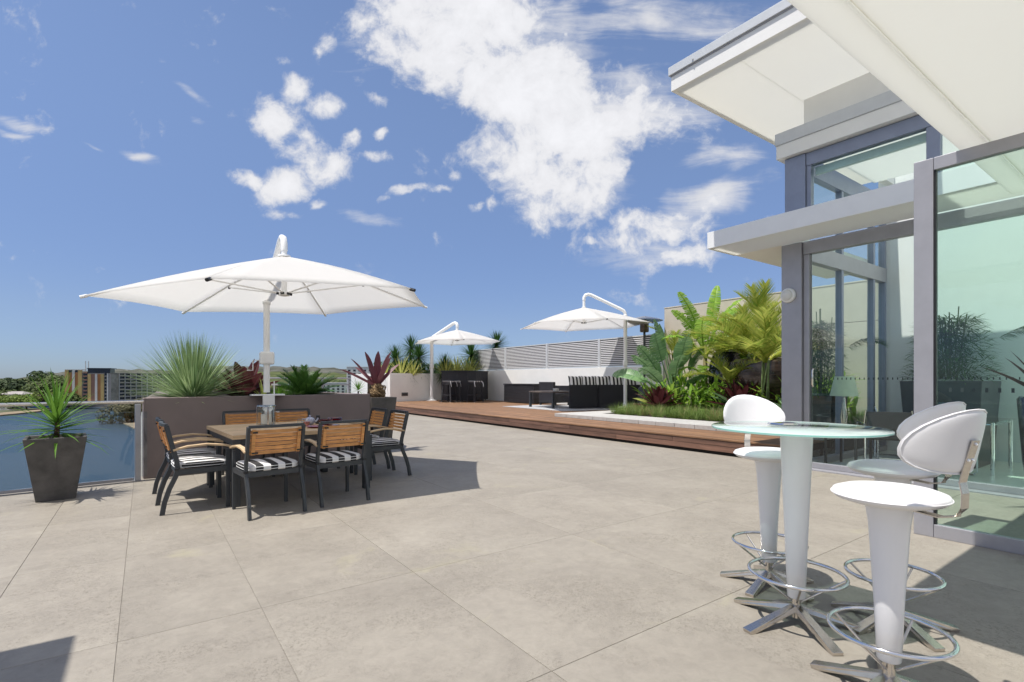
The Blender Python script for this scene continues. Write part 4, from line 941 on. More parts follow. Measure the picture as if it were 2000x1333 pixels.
# desert spoon in the planter
def spoon(loc, label):
    t = thing('desert_spoon', label, 'plant', loc)
    b = MB(); random.seed(5)
    for k in range(620):
        f = k / 620; az = rnd(0, 6.283); el = R(3 + 85 * f ** .9 + rnd(-7, 7))
        L_ = rnd(.80, 1.0) * (1.0 if el > .4 else .92) * (1 + .10 * math.sin(el))
        b.blade((math.cos(az) * .05, math.sin(az) * .05, .02), az, el, L_, .019, rnd(.1, .5) * (1.05 - f), 3, .3, lambda q: (1 - q) ** .6)
    b.build('foliage', G_SILV, t, kind='stuff'); return t
spoon(plp(.66, .66, 1.0), 'huge silvery green spiky grass plant in the taupe planter')
dr = thing('maroon_bromeliad', 'dark maroon broad leaved bromeliad in the planter behind the umbrella post', 'plant', plp(1.42, .95, .98))
random.seed(8)
for k in range(22):
    f = k / 22; az = k * 2.39996; el = R(18 + 66 * f)
    MB().blade((math.cos(az) * .05, math.sin(az) * .05, .0), az, el, rnd(.56, .72), .19, rnd(.05, .25), 9, .25, strap_).build('leaf', G_RED, dr, smooth=True)
vg = thing('variegated_plant', 'small pale edged plant between the umbrella post and the sago palm', 'plant', plp(1.62, .55, .98))
for k in range(9):
    az = k * 2.4; MB().blade((0, 0, 0), az, R(40 + 5 * k), rnd(.28, .42), .05, .6, 5, .2, lance).build('leaf', G_LIME, vg, smooth=True)
def frond(mb_r, L_, nl, lw, ll, droop, sweep=.9, vang=.5):
    """pinnate leaf along +X: rachis and leaflets; returns two meshes"""
    ra = MB(); lf = MB(); p = Vector((0, 0, 0)); n_ = 14; pts = [p.copy()]; el = 0
    for i in range(n_): el = -droop * ((i + 1) / n_) ** 1.4; p = p + Vector((math.cos(el), 0, math.sin(el))) * L_ / n_; pts.append(p.copy())
    ra.tube(pts, [.012 * mb_r * (1 - .8 * i / n_) for i in range(n_ + 1)], 5)
    for k in range(nl):
        f = .12 + .88 * k / nl; q = f * n_; i = min(n_ - 1, int(q)); c = pts[i].lerp(pts[i + 1], q - i); e_ = -droop * f ** 1.4
        l_ = ll * (math.sin(math.pi * (.12 + .80 * f)) ** .6)
        for sd_ in (-1, 1):
            lf.blade(c, sd_ * (sweep - .45 * f + rnd(-.06, .06)), e_ * .9 + vang + rnd(-.1, .1), l_, lw, rnd(.3, .8), 2, .1, lambda t: (1 - t) ** .6)
    return ra, lf
def pinnate(name, label, cat, loc, fr, nf, els, azs, matl, group=None, nvar=3, sc=(1, 1), stemm=None):
    t = thing(name, label, cat, loc, 0, group)
    protos = []
    for v_ in range(nvar):
        ra, lf = fr(); me = MB(); me.add(ra.v, ra.f); me.add(lf.v, lf.f)
        m_ = bpy.data.meshes.new('frond'); m_.from_pydata(me.v, [], me.f); m_.update(); m_.materials.append(matl); protos.append(m_)
    for k in range(nf):
        o = place(protos[k % nvar], 'frond', t); az = azs(k); el = els(k)
        o.rotation_euler = Euler((rnd(-.25, .25), -el, az)); o.location = (math.cos(az) * .04, math.sin(az) * .04, 0); q = rnd(*sc); o.scale = (q,) * 3
    return t
random.seed(21)
pinnate('sago_palm', 'dark green sago palm in the planter right of the umbrella post', 'palm', plp(2.35, .75, 1.0),
        lambda: frond(1, .62, 44, .014, .16, .55, 1.05, .45), 34, lambda k: R(8 + 72 * (k / 34)), lambda k: k * 2.39996, G_SAGO, sc=(.8, 1.05))
gc = tag(rosette(MB(), (0, 0, 0), 200, .2, .3, .02, 10, 80).build('low_green_filler', G_YUC, None, kind='stuff', loc=plp(1.85, .5, .97)), 'low green filler leaves under the sago palm')
# back planter plants
def atpx(px, f, z):
    r_ = (px - 1000) / 1000; return ((s_ + r_ * c_) * f, (c_ - r_ * s_) * f, z)
def onwall(u_, d=.9, z=1.5):
    a = math.atan2(1.75, 7.05); return (7.35 + u_ * math.cos(a) - d * math.sin(a), 22.3 + u_ * math.sin(a) + d * math.cos(a), z)
random.seed(31)
yp = thing('yucca_tree', 'dark green yucca head highest on the left, above the far planter wall', 'yucca', atpx(772, 25.6, 1.0), 0, 'yucca heads above the far planter wall')
MB().tube([(0, 0, 0), (.05, 0, 1.0), (0, 0, 1.35)], [.07, .06, .05], 8).build('trunk', M_BARK, yp)
rosette(MB(), (0, 0, 1.3), 190, .8, 1.05, .055, -50, 88, (.1, .5), lance, .2, 3).build('crown', G_DYUC, yp)
rosette(MB(), (0, 0, .9), 60, .7, .9, .055, -60, 10, (.2, .5), lance, .2, 3).build('crown', G_DYUC, yp)
for lab, px_, f_, z, s in (('yucca head just left of the far umbrella post', 818, 25.8, 1.0, 1.08), ('yucca head peeping over the left rim of the far umbrella', 803, 27.5, 1.75, .95),
    ('yucca head right of the far umbrella post, above the bar', 920, 27.2, 1.2, 1.05), ('yucca head rising above the left end of the louvre screen', 970, 29.5, 1.85, 1.1), ('small yucca half hidden behind the flax above the bar', 868, 26.2, .7, .95), ('low dark yucca between two flax clumps left of the post', 795, 25.4, .45, .95)):
    copy_tree(yp, lab, atpx(px_, f_, z), rnd(0, 6), sc=s)
fx = thing('flax_clump', 'yellow striped flax clump at the left of the far planter', 'plant', atpx(783, 24.9, 1.5), 0, 'yellow striped flax clumps in the far planter')
for k in range(34):
    az = k * 2.39996; el = R(28 + 58 * (k / 34) + rnd(-5, 5)); MB().blade((math.cos(az) * .08, math.sin(az) * .08, 0), az, el, rnd(.8, 1.25), .10, rnd(.2, .9), 5, .2, lance).build('leaf', G_VAR, fx, smooth=True)
for lab, px_, f_, s in (('yellow flax clump just left of the far umbrella post', 806, 25.1, .8), ('yellow flax clump just right of the far umbrella post', 872, 26.0, 1.05), ('yellow flax clump above the middle of the bar', 893, 26.3, 1.15), ('yellow flax clump leaning over the bar beside the louvres', 915, 26.6, 1.15), ('small yellow flax at the far left end of the white wall', 752, 24.6, .7)):
    copy_tree(fx, lab, atpx(px_, f_, 1.48), rnd(0, 6), sc=s)
lf = MB()
for k in range(2600):
    a = rnd(2.4, 7.1); lf.blade(onwall(a, rnd(.3, 2.0), rnd(1.45, 2.1)), rnd(0, 6.28), rnd(-.3, 1.2), rnd(.15, .3), .06, .4, 2, .1, oval)
lf.build('far_planter_undergrowth', G_DYUC, None, kind='stuff'); tag(bpy.data.objects['far_planter_undergrowth'], 'dark green leafy undergrowth filling the far planter')
# young palm fronds in front of low wall's left corner
# ---- garden bed
random.seed(41)
gr = MB(); gd = MB()
def tuft(mb, x, y, z, n, h, sp):
    for k in range(n):
        az = rnd(0, 6.283); mb.blade((x + math.cos(az) * rnd(0, .07), y + math.sin(az) * rnd(0, .07), z), az, R(rnd(35, 85)), rnd(.6, 1.1) * h, .008, rnd(.5, 1.6), 3, .1, lambda t: (1 - t) ** .5)
for k in range(480):
    x = 10.6 + 3.3 * random.random() ** 1.5; y = rnd(4.2, 10.3)
    tuft(gr if random.random() > .16 else gd, x, y, .36, 34, rnd(.26, .42), .1)
for k in range(20):
    tuft(gr, rnd(12.0, 13.8), rnd(10.0, 10.3), .36, 34, rnd(.3, .4), .1)
for k in range(8):
    tuft(gr, 13.4 + rnd(-.5, .3), 11.0 + rnd(-.2, .2), .37, 34, rnd(.35, .45), .1)
tag(gr.build('grass_border', G_GRASS, None, kind='stuff'), 'fine green mondo grass filling the garden bed')
tag(gd.build('dry_grass_border', G_DRY, None, kind='stuff'), 'straw coloured dry tufts among the mondo grass')
def brom(name, label, loc, n, L_, w, m_, outer, seed):
    random.seed(seed); t = thing(name, label, 'plant', loc)
    for k in range(n):
        f = k / n; az = k * 2.39996; el = R(8 + 74 * f)
        MB().blade((math.cos(az) * .06, math.sin(az) * .06, 0), az, el, L_ * rnd(.85, 1.1) * (1 - .2 * f), w, rnd(-.05, .3), 9, .25, strap_).build('leaf', outer if k < n * .32 and k % 3 == 0 else m_, t, smooth=True)
    return t
brom('garden_bromeliad', 'maroon bromeliad with lime outer leaves beside the umbrella post', (12.15, 9.62, .5), 34, .78, .15, G_RED, G_LIME, 3)
brom('garden_bromeliad', 'maroon bromeliad in front of the black urn, above the stool back', (12.3, 7.2, .62), 34, .85, .15, G_RED, G_STREL, 4)
# big paddle leaves
def paddle(L_, W_, stalk, droop, tears, sp=0):
    """petiole along +X then a broad blade; built from many cross strips so that it can be torn"""
    mb = MB(); n_ = 26; p = Vector((0, 0, 0)); el = 0; pts = []
    tot = stalk + L_
    for i in range(41):
        t = i / 40; pts.append(p.copy()); el = -droop * t ** 2.0; p = p + Vector((math.cos(el), 0, math.sin(el))) * tot / 40
    def at(t):
        q = t * 40; i = min(39, int(q)); return pts[i].lerp(pts[i + 1], q - i), (pts[i + 1] - pts[i]).normalized()
    mb.tube([at(t)[0] + Vector((0, 0, -.008)) for t in [k / 12 for k in range(13)]], [.026 - .021 * k / 12 for k in range(13)], 6)
    ft = stalk / tot
    for sd_ in (-1, 1):
        k0 = None
        dr_ = 0
        for i in range(n_):
            f0, f1 = i / n_, (i + 1) / n_
            if random.random() < tears: dr_ = rnd(-.25, .5)
            for fa, fb in ((f0, f1),):
                q = []
                for f in (fa, fb):
                    c, d = at(ft + (1 - ft) * f); w = W_ / 2 * max(.03, math.sin(math.pi * min(1, f * .93 + .05)) ** .55)
                    up_ = Vector((-d.z, 0, d.x)); s_v = Vector((0, sd_, 0))
                    aa = .32 - dr_ * .5
                    mid_ = c + s_v * w * .55 + up_ * w * .55 * aa; tip = c + s_v * w * .98 + up_ * (w * .9 * aa - w * (.18 + abs(dr_) * .35)) + d * w * .12
                    q.append((c, mid_, tip))
                gap = .16 if dr_ and random.random() < .5 else 0
                b0 = q[0]; b1 = (q[1][0], q[1][1].lerp(q[0][1], gap), q[1][2].lerp(q[0][2], gap * 2))
                k = len(mb.v); mb.v += [tuple(x) for x in b0 + b1]
                fs = [(k, k + 1, k + 4, k + 3), (k + 1, k + 2, k + 5, k + 4)]
                mb.f += fs if sd_ > 0 else [f[::-1] for f in fs]
    return mb
def paddles(name, label, loc, m_, spec, stems, sm, seed=0):
    random.seed(seed); t = thing(name, label, 'plant', loc)
    for (az, el, L_, W_, stalk, droop, tears, z, rot) in spec:
        o = paddle(L_, W_, stalk, droop, tears).build('leaf', m_, t, smooth=True); o.rotation_euler = Euler((R(rot), R(-el), R(az))); o.location = (math.cos(R(az)) * .05, math.sin(R(az)) * .05, z)
    for (x, y, h, r_) in stems: MB().tube([(x, y, -.05), (x * 1.1, y, h * .5), (x * .9, y * 1.05, h)], [r_, r_ * .8, r_ * .55], 10).build('stem', sm, t, smooth=True)
    return t
# az: direction in world plan. image-right is about -36 deg, away about 54 deg
paddles('bird_of_paradise', 'tall blue green bird of paradise with broad paddle leaves left in the garden bed', (12.95, 9.6, .36), G_STREL,
   [(150, 62, .95, .46, 1.2, .75, .15, .1, 20), (140, 40, 1.15, .52, 1.0, 1.2, .2, .3, -50), (160, 70, .9, .5, 1.3, .35, .1, .3, 70), (95, 78, 1.1, .50, 1.5, .2, .05, .3, 60), (60, 72, 1.0, .46, 1.5, .3, .1, .2, 80),
    (-36, 74, .8, .48, 1.1, .5, .1, .2, -50), (-150, 66, .85, .52, .95, .7, .1, .2, 40), (-100, 60, .8, .5, .8, 1.1, .1, .1, 0), (-60, 66, .7, .42, .9, .9, .2, .1, 0), (120, 66, 1.1, .56, 1.0, .5, .1, .2, 50), (-20, 80, 1.0, .5, 1.3, .2, .1, .2, 85), (-130, 74, 1.0, .55, 1.2, .5, .1, .2, 10), (170, 52, 1.0, .5, .9, .9, .2, .2, 20), (130, 60, .75, .42, .8, 1.0, .3, .0, 0)],
   [(.05, 0, .9, .035), (-.05, .04, .8, .035), (.0, -.07, 1.0, .035), (.1, .06, .9, .035), (-.1, -.05, .7, .03)], M_STEMG, 5)
paddles('banana_plant', 'light green banana plant with torn leaves beside the black urn', (13.45, 8.95, .36), G_BAN,
   [(140, 74, 1.5, .42, .35, .7, .55, 1.9, 40), (-36, 80, 1.5, .36, .4, .55, .6, 2.0, 70), (-30, 58, 1.7, .36, .5, 1.3, .5, 2.0, 20), (150, 45, 1.1, .38, .4, 1.5, .5, 1.7, 0), (-120, 50, 1.0, .36, .4, 1.4, .5, 1.6, 10), (100, 65, 1.2, .4, .4, .9, .5, 1.8, 60),
    (-160, 60, 1.3, .42, .4, 1.1, .5, 1.6, 30), (-80, 70, 1.4, .42, .4, .8, .5, 1.8, 40), (-30, 30, 1.5, .4, .5, 1.4, .5, 1.9, -20), (-150, 20, .9, .36, .3, 1.2, .5, 1.2, 0), (-60, 35, 1.3, .5, .5, 1.2, .25, 1.1, -20), (170, 30, .8, .3, .3, 1.6, .5, 1.1, 0)],
   [(.0, 0, 2.0, .085), (.20, -.25, 1.5, .05), (-.2, .12, 1.25, .05), (.34, -.1, 1.7, .045)], mat('pale_banana_stem', (.36, .28, .14), .6, var=.35, scale=5, stretch=(4, 4, .5), bump=.2, col2=(.16, .19, .06)), 9)
ur = thing('black_urn', 'tall glossy black urn in the garden bed', 'urn', (13.55, 8.35, .36))
MB().lathe([(.22, 0), (.30, .02), (.42, .45), (.475, .95), (.46, 1.35), (.38, 1.62), (.33, 1.70), (.355, 1.74), (.33, 1.75), (.30, 1.68), (.0, 1.66)], 48).build('urn_body', M_URN, ur, smooth=True)
bo = thing('bronze_bowl_planter', 'wide shiny bronze bowl planter under the golden palm', 'planter', (13.35, 6.95, .36))
MB().lathe([(.35, 0), (.55, .03), (.92, .6), (1.0, 1.1), (.98, 1.42), (.9, 1.5), (.86, 1.44), (.0, 1.4)], 56).build('bowl_body', M_BOWL, bo, smooth=True)
random.seed(51)
def palmclump(label, loc, nf, azc, spread, seed, sc):
    random.seed(seed)
    t = pinnate('golden_palm', label, 'palm', loc, lambda: frond(1.5, 1.75, 34, .030, .52, rnd(.9, 1.5), .95, .35), nf, lambda k: R(rnd(28, 85)), lambda k: azc + rnd(-spread, spread), G_PALM, 'golden palms in the garden bed', 3, sc)
    for k in range(5):
        MB().tube([(rnd(-.1, .1), rnd(-.1, .1), -.9), (rnd(-.12, .12), rnd(-.12, .12), .05)], .022, 6).build('cane', M_STEMG, t)
    return t
palmclump('golden palm arching left out of the bronze bowl', (13.1, 7.45, 1.95), 20, R(125), 1.9, 61, (.75, 1.1))
palmclump('golden palm at the right edge of the bed, next to the house pillar', (12.35, 6.55, 1.75), 20, R(110), 2.4, 62, (.65, 1.05))
palmclump('tall golden palm rising against the beige wall behind the bowl', (13.6, 7.3, 2.6), 13, R(95), 2.6, 63, (.7, .95))
palmclump('smaller palm behind the bird of paradise leaves', (13.5, 10.1, 2.1), 11, R(100), 3, 64, (.45, .7))
sh = MB(); random.seed(88)
for k in range(1500):
    x, y = rnd(12.3, 14.1), rnd(5.2, 10.6); sh.blade((x, y, rnd(.4, 1.0 + .5 * (x - 12.3) / 1.8)), rnd(0, 6.28), rnd(.1, 1.3), rnd(.25, .5), rnd(.05, .10), rnd(.3, .9), 3, .15, oval)
tag(sh.build('bed_undergrowth', G_BAN, None, kind='stuff'), 'bright green leafy undergrowth between the palms')
palmclump('yellow green palm between the banana plant and the black urn', (13.9, 8.7, 1.9), 12, R(110), 2.6, 65, (.5, .85))
palmclump('low golden palm in front of the bronze bowl', (12.5, 7.6, 1.2), 12, R(120), 2.8, 66, (.45, .7))
gb = brom('bronze_leaf_plant', 'dark green broad leaf shrub below the golden palm beside the pillar', (11.6, 5.5, .45), 20, .7, .12, G_STREL, G_BAN, 9)

# ================================================================ INSIDE THE HOUSE
def bamboo(label, loc, h, r_, seed):
    random.seed(seed); t = thing('bamboo_plant', label, 'plant', loc)
    for k in range(14):
        a = rnd(0, 6.28); q = rnd(0, r_ * .7); MB().tube([(math.cos(a) * q * .4, math.sin(a) * q * .4, 0), (math.cos(a) * q, math.sin(a) * q, h * rnd(.8, 1.15))], .009, 5).build('cane', M_STEMG, t)
    b = MB()
    for k in range(3000):
        a = rnd(0, 6.28); z = rnd(.02, h * .95); q = r_ * rnd(.1, 1) * (1.05 - .45 * z / h); b.blade((math.cos(a) * q, math.sin(a) * q, z), a + rnd(-.9, .9), rnd(-.5, .5), rnd(.14, .24), .034, .6, 2, .1, lance)
    for k in range(170):
        f = k / 170; b.blade((.2 * r_ + 0 * f, -r_ - f * .55, h * .62 + .14 * math.sin(f * 3)), rnd(-2.6, -.6), rnd(-.5, .3), .18, .03, .6, 2, .1, lance)
    b.build('foliage', G_BAMB, t, kind='stuff'); return t
def boxpot(label, loc, w, d, h, m_):
    t = thing('indoor_planter', label, 'planter', loc)
    MB().add([(-w * .85, -d * .85, 0), (w * .85, -d * .85, 0), (w * .85, d * .85, 0), (-w * .85, d * .85, 0), (-w, -d, h), (w, -d, h), (w, d, h), (-w, d, h)], [(3, 2, 1, 0), (4, 5, 6, 7)] + [(i, (i + 1) % 4, 4 + (i + 1) % 4, 4 + i) for i in range(4)]).build('planter_body', m_, t, bevel=.01)
    MB().lathe([(w * .8, 0), (w * .7, .03), (0, .04)], 20, c=(0, 0, h), sy=d / w).build('pebbles', mat('pale_pebbles', (.5, .5, .46), .8, var=.3, scale=40, bump=.6), t)
    return t
boxpot('dark planter box against the indoor wall seen through the green glass', (10.4, 2.55, .0), .55, .50, 1.30, M_CHAR)
bamboo('leafy green bamboo palm in the dark planter behind the green glass', (10.4, 2.55, 1.3), 1.05, .55, 71)
bamboo('leafy bamboo outside the side glazing, seen through the corner window', (10.7, 4.6, 1.0), 1.5, .45, 72)
boxpot('grey planter outside the side glazing, holding bamboo', (10.7, 4.6, .3), .35, .35, .72, M_POT)
def cchair(label, loc, rz):
    t = thing('chrome_armchair', label, 'chair', loc, rz, 'black leather chrome armchairs indoors')
    for sx in (-1, 1):
        x = sx * .29; MB().tube([(x, .30, .012), (x, -.25, .012), (x, -.30, .05), (x, -.30, .60), (x, -.25, .655), (x, .22, .66), (x, .28, .62), (x, .30, .56)], .0125, 8).build('frame_tube', M_CHROME2, t, smooth=True)
        MB().tube([(x, -.25, .66), (x * .95, -.30, .86)], .0125, 8).build('back_tube', M_CHROME2, t, smooth=True)
    MB().tube([(-.29, .30, .56), (.29, .30, .56)], .012, 8).build('cross_tube', M_CHROME2, t)
    MB().box(-.27, .27, -.26, .24, .42, .45).build('seat', M_BLACK, t, bevel=.008)
    MB().box(-.27, .27, -.31, -.28, .58, .84).build('backrest', mat('grey_leather', (.07, .07, .075), .45), t, bevel=.008)
    MB().tube([(-.29, .24, .43), (.29, .24, .43)], .012, 8).build('seat_tube', M_CHROME2, t); return t
c0 = cchair('chrome framed armchair indoors, left of the glass dining table', (9.05, 3.0, .012), R(-60))
copy_tree(c0, 'chrome framed armchair indoors at the near end of the glass table', (9.0, 2.35, .012), R(-25))
copy_tree(c0, 'chrome framed armchair indoors behind the glass table', (10.2, 3.2, .012), R(200))
gt = thing('indoor_dining_table', 'glass topped chrome dining table inside the corner window', 'table', (9.9, 2.7, .012))
MB().box(-.55, .55, -.9, .55, .72, .735).build('table_top', M_GWIN, gt)
for x in (-.5, .5):
    for y in (-.85, .5): MB().tube([(x, y, 0), (x, y, .72)], .022, 10).build('leg', M_CHROME2, gt)
MB().tube([(-.5, -.85, .69), (.5, -.85, .69), (.5, .5, .69), (-.5, .5, .69), (-.5, -.85, .69)], .014, 8).build('frame', M_CHROME2, gt)
fl_ = thing('flower_bowl', 'bowl of blue and green flowers on the indoor glass table', 'flowers', (9.75, 2.45, .748))
MB().lathe([(.05, 0), (.1, .04), (.13, .1), (.0, .09)], 20).build('bowl', M_GCLEAR, fl_, smooth=True)
b = MB()
for k in range(60): b.lathe([(.0, 0), (.025, .01), (.02, .03), (.0, .035)], 6, c=(rnd(-.11, .11), rnd(-.11, .11), rnd(.09, .2)))
b.build('blooms', mat('blue_bloom', (.04, .06, .25), .6, var=.4, scale=40, col2=(.05, .15, .03)), fl_)
lmp = thing('table_lamp', 'pale shaded lamp just inside the corner window', 'lamp', (8.75, 3.42, .55))
MB().lathe([(.19, 0), (.13, .30), (.125, .30), (.185, 0)], 28, c=(0, 0, .52)).build('lamp_shade', mat('pale_green_shade', (.55, .66, .5), .8, bump=0), lmp, smooth=True)
MB().lathe([(.09, 0), (.09, .02), (.03, .05), (.05, .2), (.02, .45), (.015, .6)], 20).build('lamp_base', M_CHROME, lmp, smooth=True)
sd_t = thing('side_table', 'low dark side table under the indoor lamp', 'table', (8.75, 3.38, .012))
MB().box(-.3, .3, -.25, .22, .5, .535).build('table_top', M_BLACK, sd_t, bevel=.004)
for x in (-.27, .27):
    for y in (-.22, .19): MB().box(x - .015, x + .015, y - .015, y + .015, 0, .5).build('leg', M_CHAR, sd_t)
pb = thing('indoor_dark_plant', 'dark bronze strap leaved plant in a black vase at the right edge behind the glass', 'plant', (7.35, 1.02, 0))
MB().lathe([(.12, 0), (.14, .02), (.20, .5), (.24, 1.12), (.22, 1.15), (.0, 1.12)], 30).build('vase', M_URN, pb, smooth=True)
for az, el, L_ in ((150, 28, .85), (135, 52, .6), (165, 55, .7), (100, 65, .6), (-160, 40, .7), (-60, 50, .7), (20, 50, .6), (-110, 30, .6)):
    MB().blade((0, 0, 1.1), R(az), R(el), L_, .11, .25, 7, .3, lance).build('leaf', G_BROWN, pb, smooth=True)
wc = thing('white_tub_chair', 'grey shell chair at a round table seen through the green glass', 'chair', (9.6, .9, .012))
MB().lathe([(.0, 0), (.2, .01), (.28, .12), (.30, .32), (.28, .32), (.24, .12), (.0, .06)], 30, c=(0, 0, .42)).build('shell', mat('grey_shell', (.28, .32, .32), .5), wc, smooth=True)
for k in range(4): a = R(45 + 90 * k); MB().tube([(math.cos(a) * .1, math.sin(a) * .1, .43), (math.cos(a) * .26, math.sin(a) * .26, 0)], .012, 6).build('leg', M_BLACK, wc)
rt_t = thing('round_indoor_table', 'white round table seen faintly through the green glass', 'table', (10.2, 1.1, .012))
MB().lathe([(.5, 0), (.5, .03)], 40, c=(0, 0, .73)).build('table_top', M_PLAST, rt_t); MB().lathe([(.28, 0), (.25, .03), (.05, .1), (.04, .6), (.1, .73)], 24).build('pedestal', M_PLAST, rt_t, smooth=True)

# ================================================================ FAR SCENERY
WZ = -24.0
def gw(px, py, z=WZ):   # photograph bearing -> ground point, used once to lay out the far bank
    r_, u_ = (px - 1000) / 1000, (742 - py) / 1000; t = (z - EYE) / u_; return ((s_ + r_ * c_) * t, (c_ - r_ * s_) * t)
def far(px, f): r_ = (px - 1000) / 1000; return ((s_ + r_ * c_) * f, (c_ - r_ * s_) * f)
def watermat():
    m, n, l, b, o = base_mat('river_water_mat'); b.inputs['Base Color'].default_value = (.034, .058, .074, 1); b.inputs['Roughness'].default_value = .25; b.inputs['Specular IOR Level'].default_value = .22
    geo = n.new('ShaderNodeNewGeometry'); mp = n.new('ShaderNodeMapping'); mp.inputs['Scale'].default_value = (.35, .7, 1); mp.inputs['Rotation'].default_value = (0, 0, .5); l.new(geo.outputs['Position'], mp.inputs[0])
    t = n.new('ShaderNodeTexNoise'); t.inputs['Scale'].default_value = .6; t.inputs['Detail'].default_value = 8; t.inputs['Roughness'].default_value = .7; l.new(mp.outputs[0], t.inputs['Vector'])
    bp = n.new('ShaderNodeBump'); bp.inputs['Strength'].default_value = .9; bp.inputs['Distance'].default_value = .8; l.new(t.outputs['Fac'], bp.inputs['Height']); l.new(bp.outputs[0], b.inputs['Normal']); return m
MB().add([(-6000, -3000, WZ), (9000, -3000, WZ), (9000, 9000, WZ), (-6000, 9000, WZ)], [(0, 1, 2, 3)]).build('river', watermat(), kind='structure')
shore = [gw(x, y) for x, y in ((-900, 838), (-400, 822), (0, 812.5), (45, 808), (92, 803), (125, 798), (160, 795.5), (195, 793), (232, 790), (290, 788), (420, 786), (700, 784), (1100, 786), (1700, 800), (2600, 830))]
M_LAND = mat('bank_ground', (.09, .10, .045), .95, var=.5, scale=.05, bump=0)
outer = [far(2600, 4000), far(1700, 4500), far(700, 5000), far(0, 5000), far(-900, 5000)]
MB().prism(shore + outer, WZ - 2, WZ + .8).build('river_bank', M_LAND, kind='structure')
beach = [gw(x, y) for x, y in ((-100, 817), (0, 813.6), (45, 809), (90, 804))] + [gw(x, y) for x, y in ((92, 801.5), (45, 805), (0, 809), (-100, 813))]
MB().prism(beach, WZ + .0, WZ + .95).build('beach', M_SAND, kind='structure')
MB().prism([gw(x, y) for x, y in ((236, 826), (262, 838), (300, 842), (340, 835), (340, 818), (290, 814), (255, 818))], WZ - .5, WZ + .5).build('sandbar', M_SAND, kind='structure')
# trees
def crown_mesh(rx, rz, n, sz, seed, lobes=6):
    random.seed(seed); b = MB(); cs = [(Vector((rnd(-.6, .6) * rx, rnd(-.6, .6) * rx, rz * rnd(-.15, .55))), rnd(.45, .7)) for _ in range(lobes)]
    for k in range(n):
        c, q = random.choice(cs); d = Vector((random.gauss(0, 1), random.gauss(0, 1), random.gauss(0, 1))).normalized(); rr = q * rnd(.75, 1.02)
        p = c + Vector((d.x * rx * rr, d.y * rx * rr, d.z * rz * rr)); s = sz * rnd(.6, 1.3)
        a = (d + Vector((rnd(-.6, .6), rnd(-.6, .6), rnd(-.2, .9)))).normalized(); t1 = a.cross(Vector((rnd(-1, 1), rnd(-1, 1), rnd(-1, 1)))).normalized(); t2 = a.cross(t1)
        b.add([p + t1 * s, p - t1 * s * .5 + t2 * s * .8, p - t1 * s * .5 - t2 * s * .8], [(0, 1, 2)])
    return b
TREEM = [leafmat('tree_olive', (.028, .050, .012), (.115, .155, .035), .15, .7), leafmat('tree_light', (.065, .11, .014), (.20, .27, .04), .2, .7), leafmat('tree_dark', (.018, .036, .014), (.07, .105, .03), .12, .7), leafmat('tree_brown', (.05, .05, .022), (.13, .12, .055), .12, .7)]
protoT = []
for k, (m_, rx, rz, h) in enumerate(((TREEM[0], 10, 8, 9), (TREEM[1], 12, 6, 7), (TREEM[2], 8, 9, 10), (TREEM[3], 9, 7, 7))):
    cr = crown_mesh(rx, rz, 1500, 1.15, 100 + k, 9); me = bpy.data.meshes.new('crown'); me.from_pydata(cr.v, [], cr.f); me.materials.append(m_)
    tr_ = MB().tube([(0, 0, -1), (0, 0, h * .6), (.5, .3, h)], [.7, .5, .3], 6); tr_.tube([(0, 0, h * .5), (rx * .4, 0, h)], [.35, .15], 5).tube([(0, 0, h * .5), (-rx * .3, rx * .3, h)], [.35, .15], 5)
    mt = bpy.data.meshes.new('trunk'); mt.from_pydata(tr_.v, [], tr_.f); mt.materials.append(M_BARK); protoT.append((me, mt, h))
def tree(px, f, kind, s, label, sz=1):
    x, y = far(px, f); t = thing('bank_tree', label, 'tree', (x, y, WZ + .8), rnd(0, 6.28), 'trees on the far river bank', s)
    me, mt, h = protoT[kind]; place(me, 'crown', t, loc=(0, 0, h)); place(mt, 'trunk', t)
random.seed(77)
tl = [(-30, 450, 0, 1.0), (8, 440, 1, .75), (25, 430, 1, .8), (52, 420, 1, .95), (88, 430, 3, .9), (118, 440, 1, 1.0), (150, 520, 0, 1.0), (5, 500, 2, 1.3), (33, 520, 2, 1.45), (62, 540, 0, 1.1), (80, 500, 0, 1.35), (100, 530, 3, 1.5), (122, 560, 0, 1.6),
      (140, 500, 0, 1.5), (-60, 480, 2, 1.3), (-100, 440, 0, 1.0), (45, 600, 0, 1.2), (75, 620, 3, 1.6), (105, 640, 0, 1.8), (130, 470, 3, .9), (70, 455, 1, .8), (135, 440, 0, .8), (100, 455, 0, .7), (15, 470, 0, .9), (-15, 530, 0, 1.4),
      (142, 620, 1, 1.7), (118, 480, 1, .9), (60, 480, 0, .8), (36, 455, 0, .7), (88, 700, 2, 2.0), (20, 640, 3, 1.5), (0, 580, 0, 1.5)]
tl += [(565, 620, 0, 1.0), (590, 600, 1, .9), (612, 620, 0, 1.0), (635, 600, 0, .9), (655, 560, 1, .85), (672, 600, 0, 1.0), (690, 560, 0, .9), (540, 640, 3, 1.1), (500, 640, 0, 1.3), (470, 620, 0, 1.2), (715, 620, 0, 1.2), (740, 640, 0, 1.1), (665, 700, 0, 1.3), (625, 720, 0, 1.3), (595, 740, 0, 1.4)]
kn = ['olive green broad', 'bright green round', 'dark green upright', 'brownish green spreading']
sitn = ['among the trees left of the striped tower', 'in the far group beyond the sago palm']
ordn = ['first', 'second', 'third', 'fourth', 'fifth', 'sixth', 'seventh', 'eighth', 'ninth', 'tenth', 'eleventh', 'twelfth', 'thirteenth', 'fourteenth', 'fifteenth', 'sixteenth', 'seventeenth']
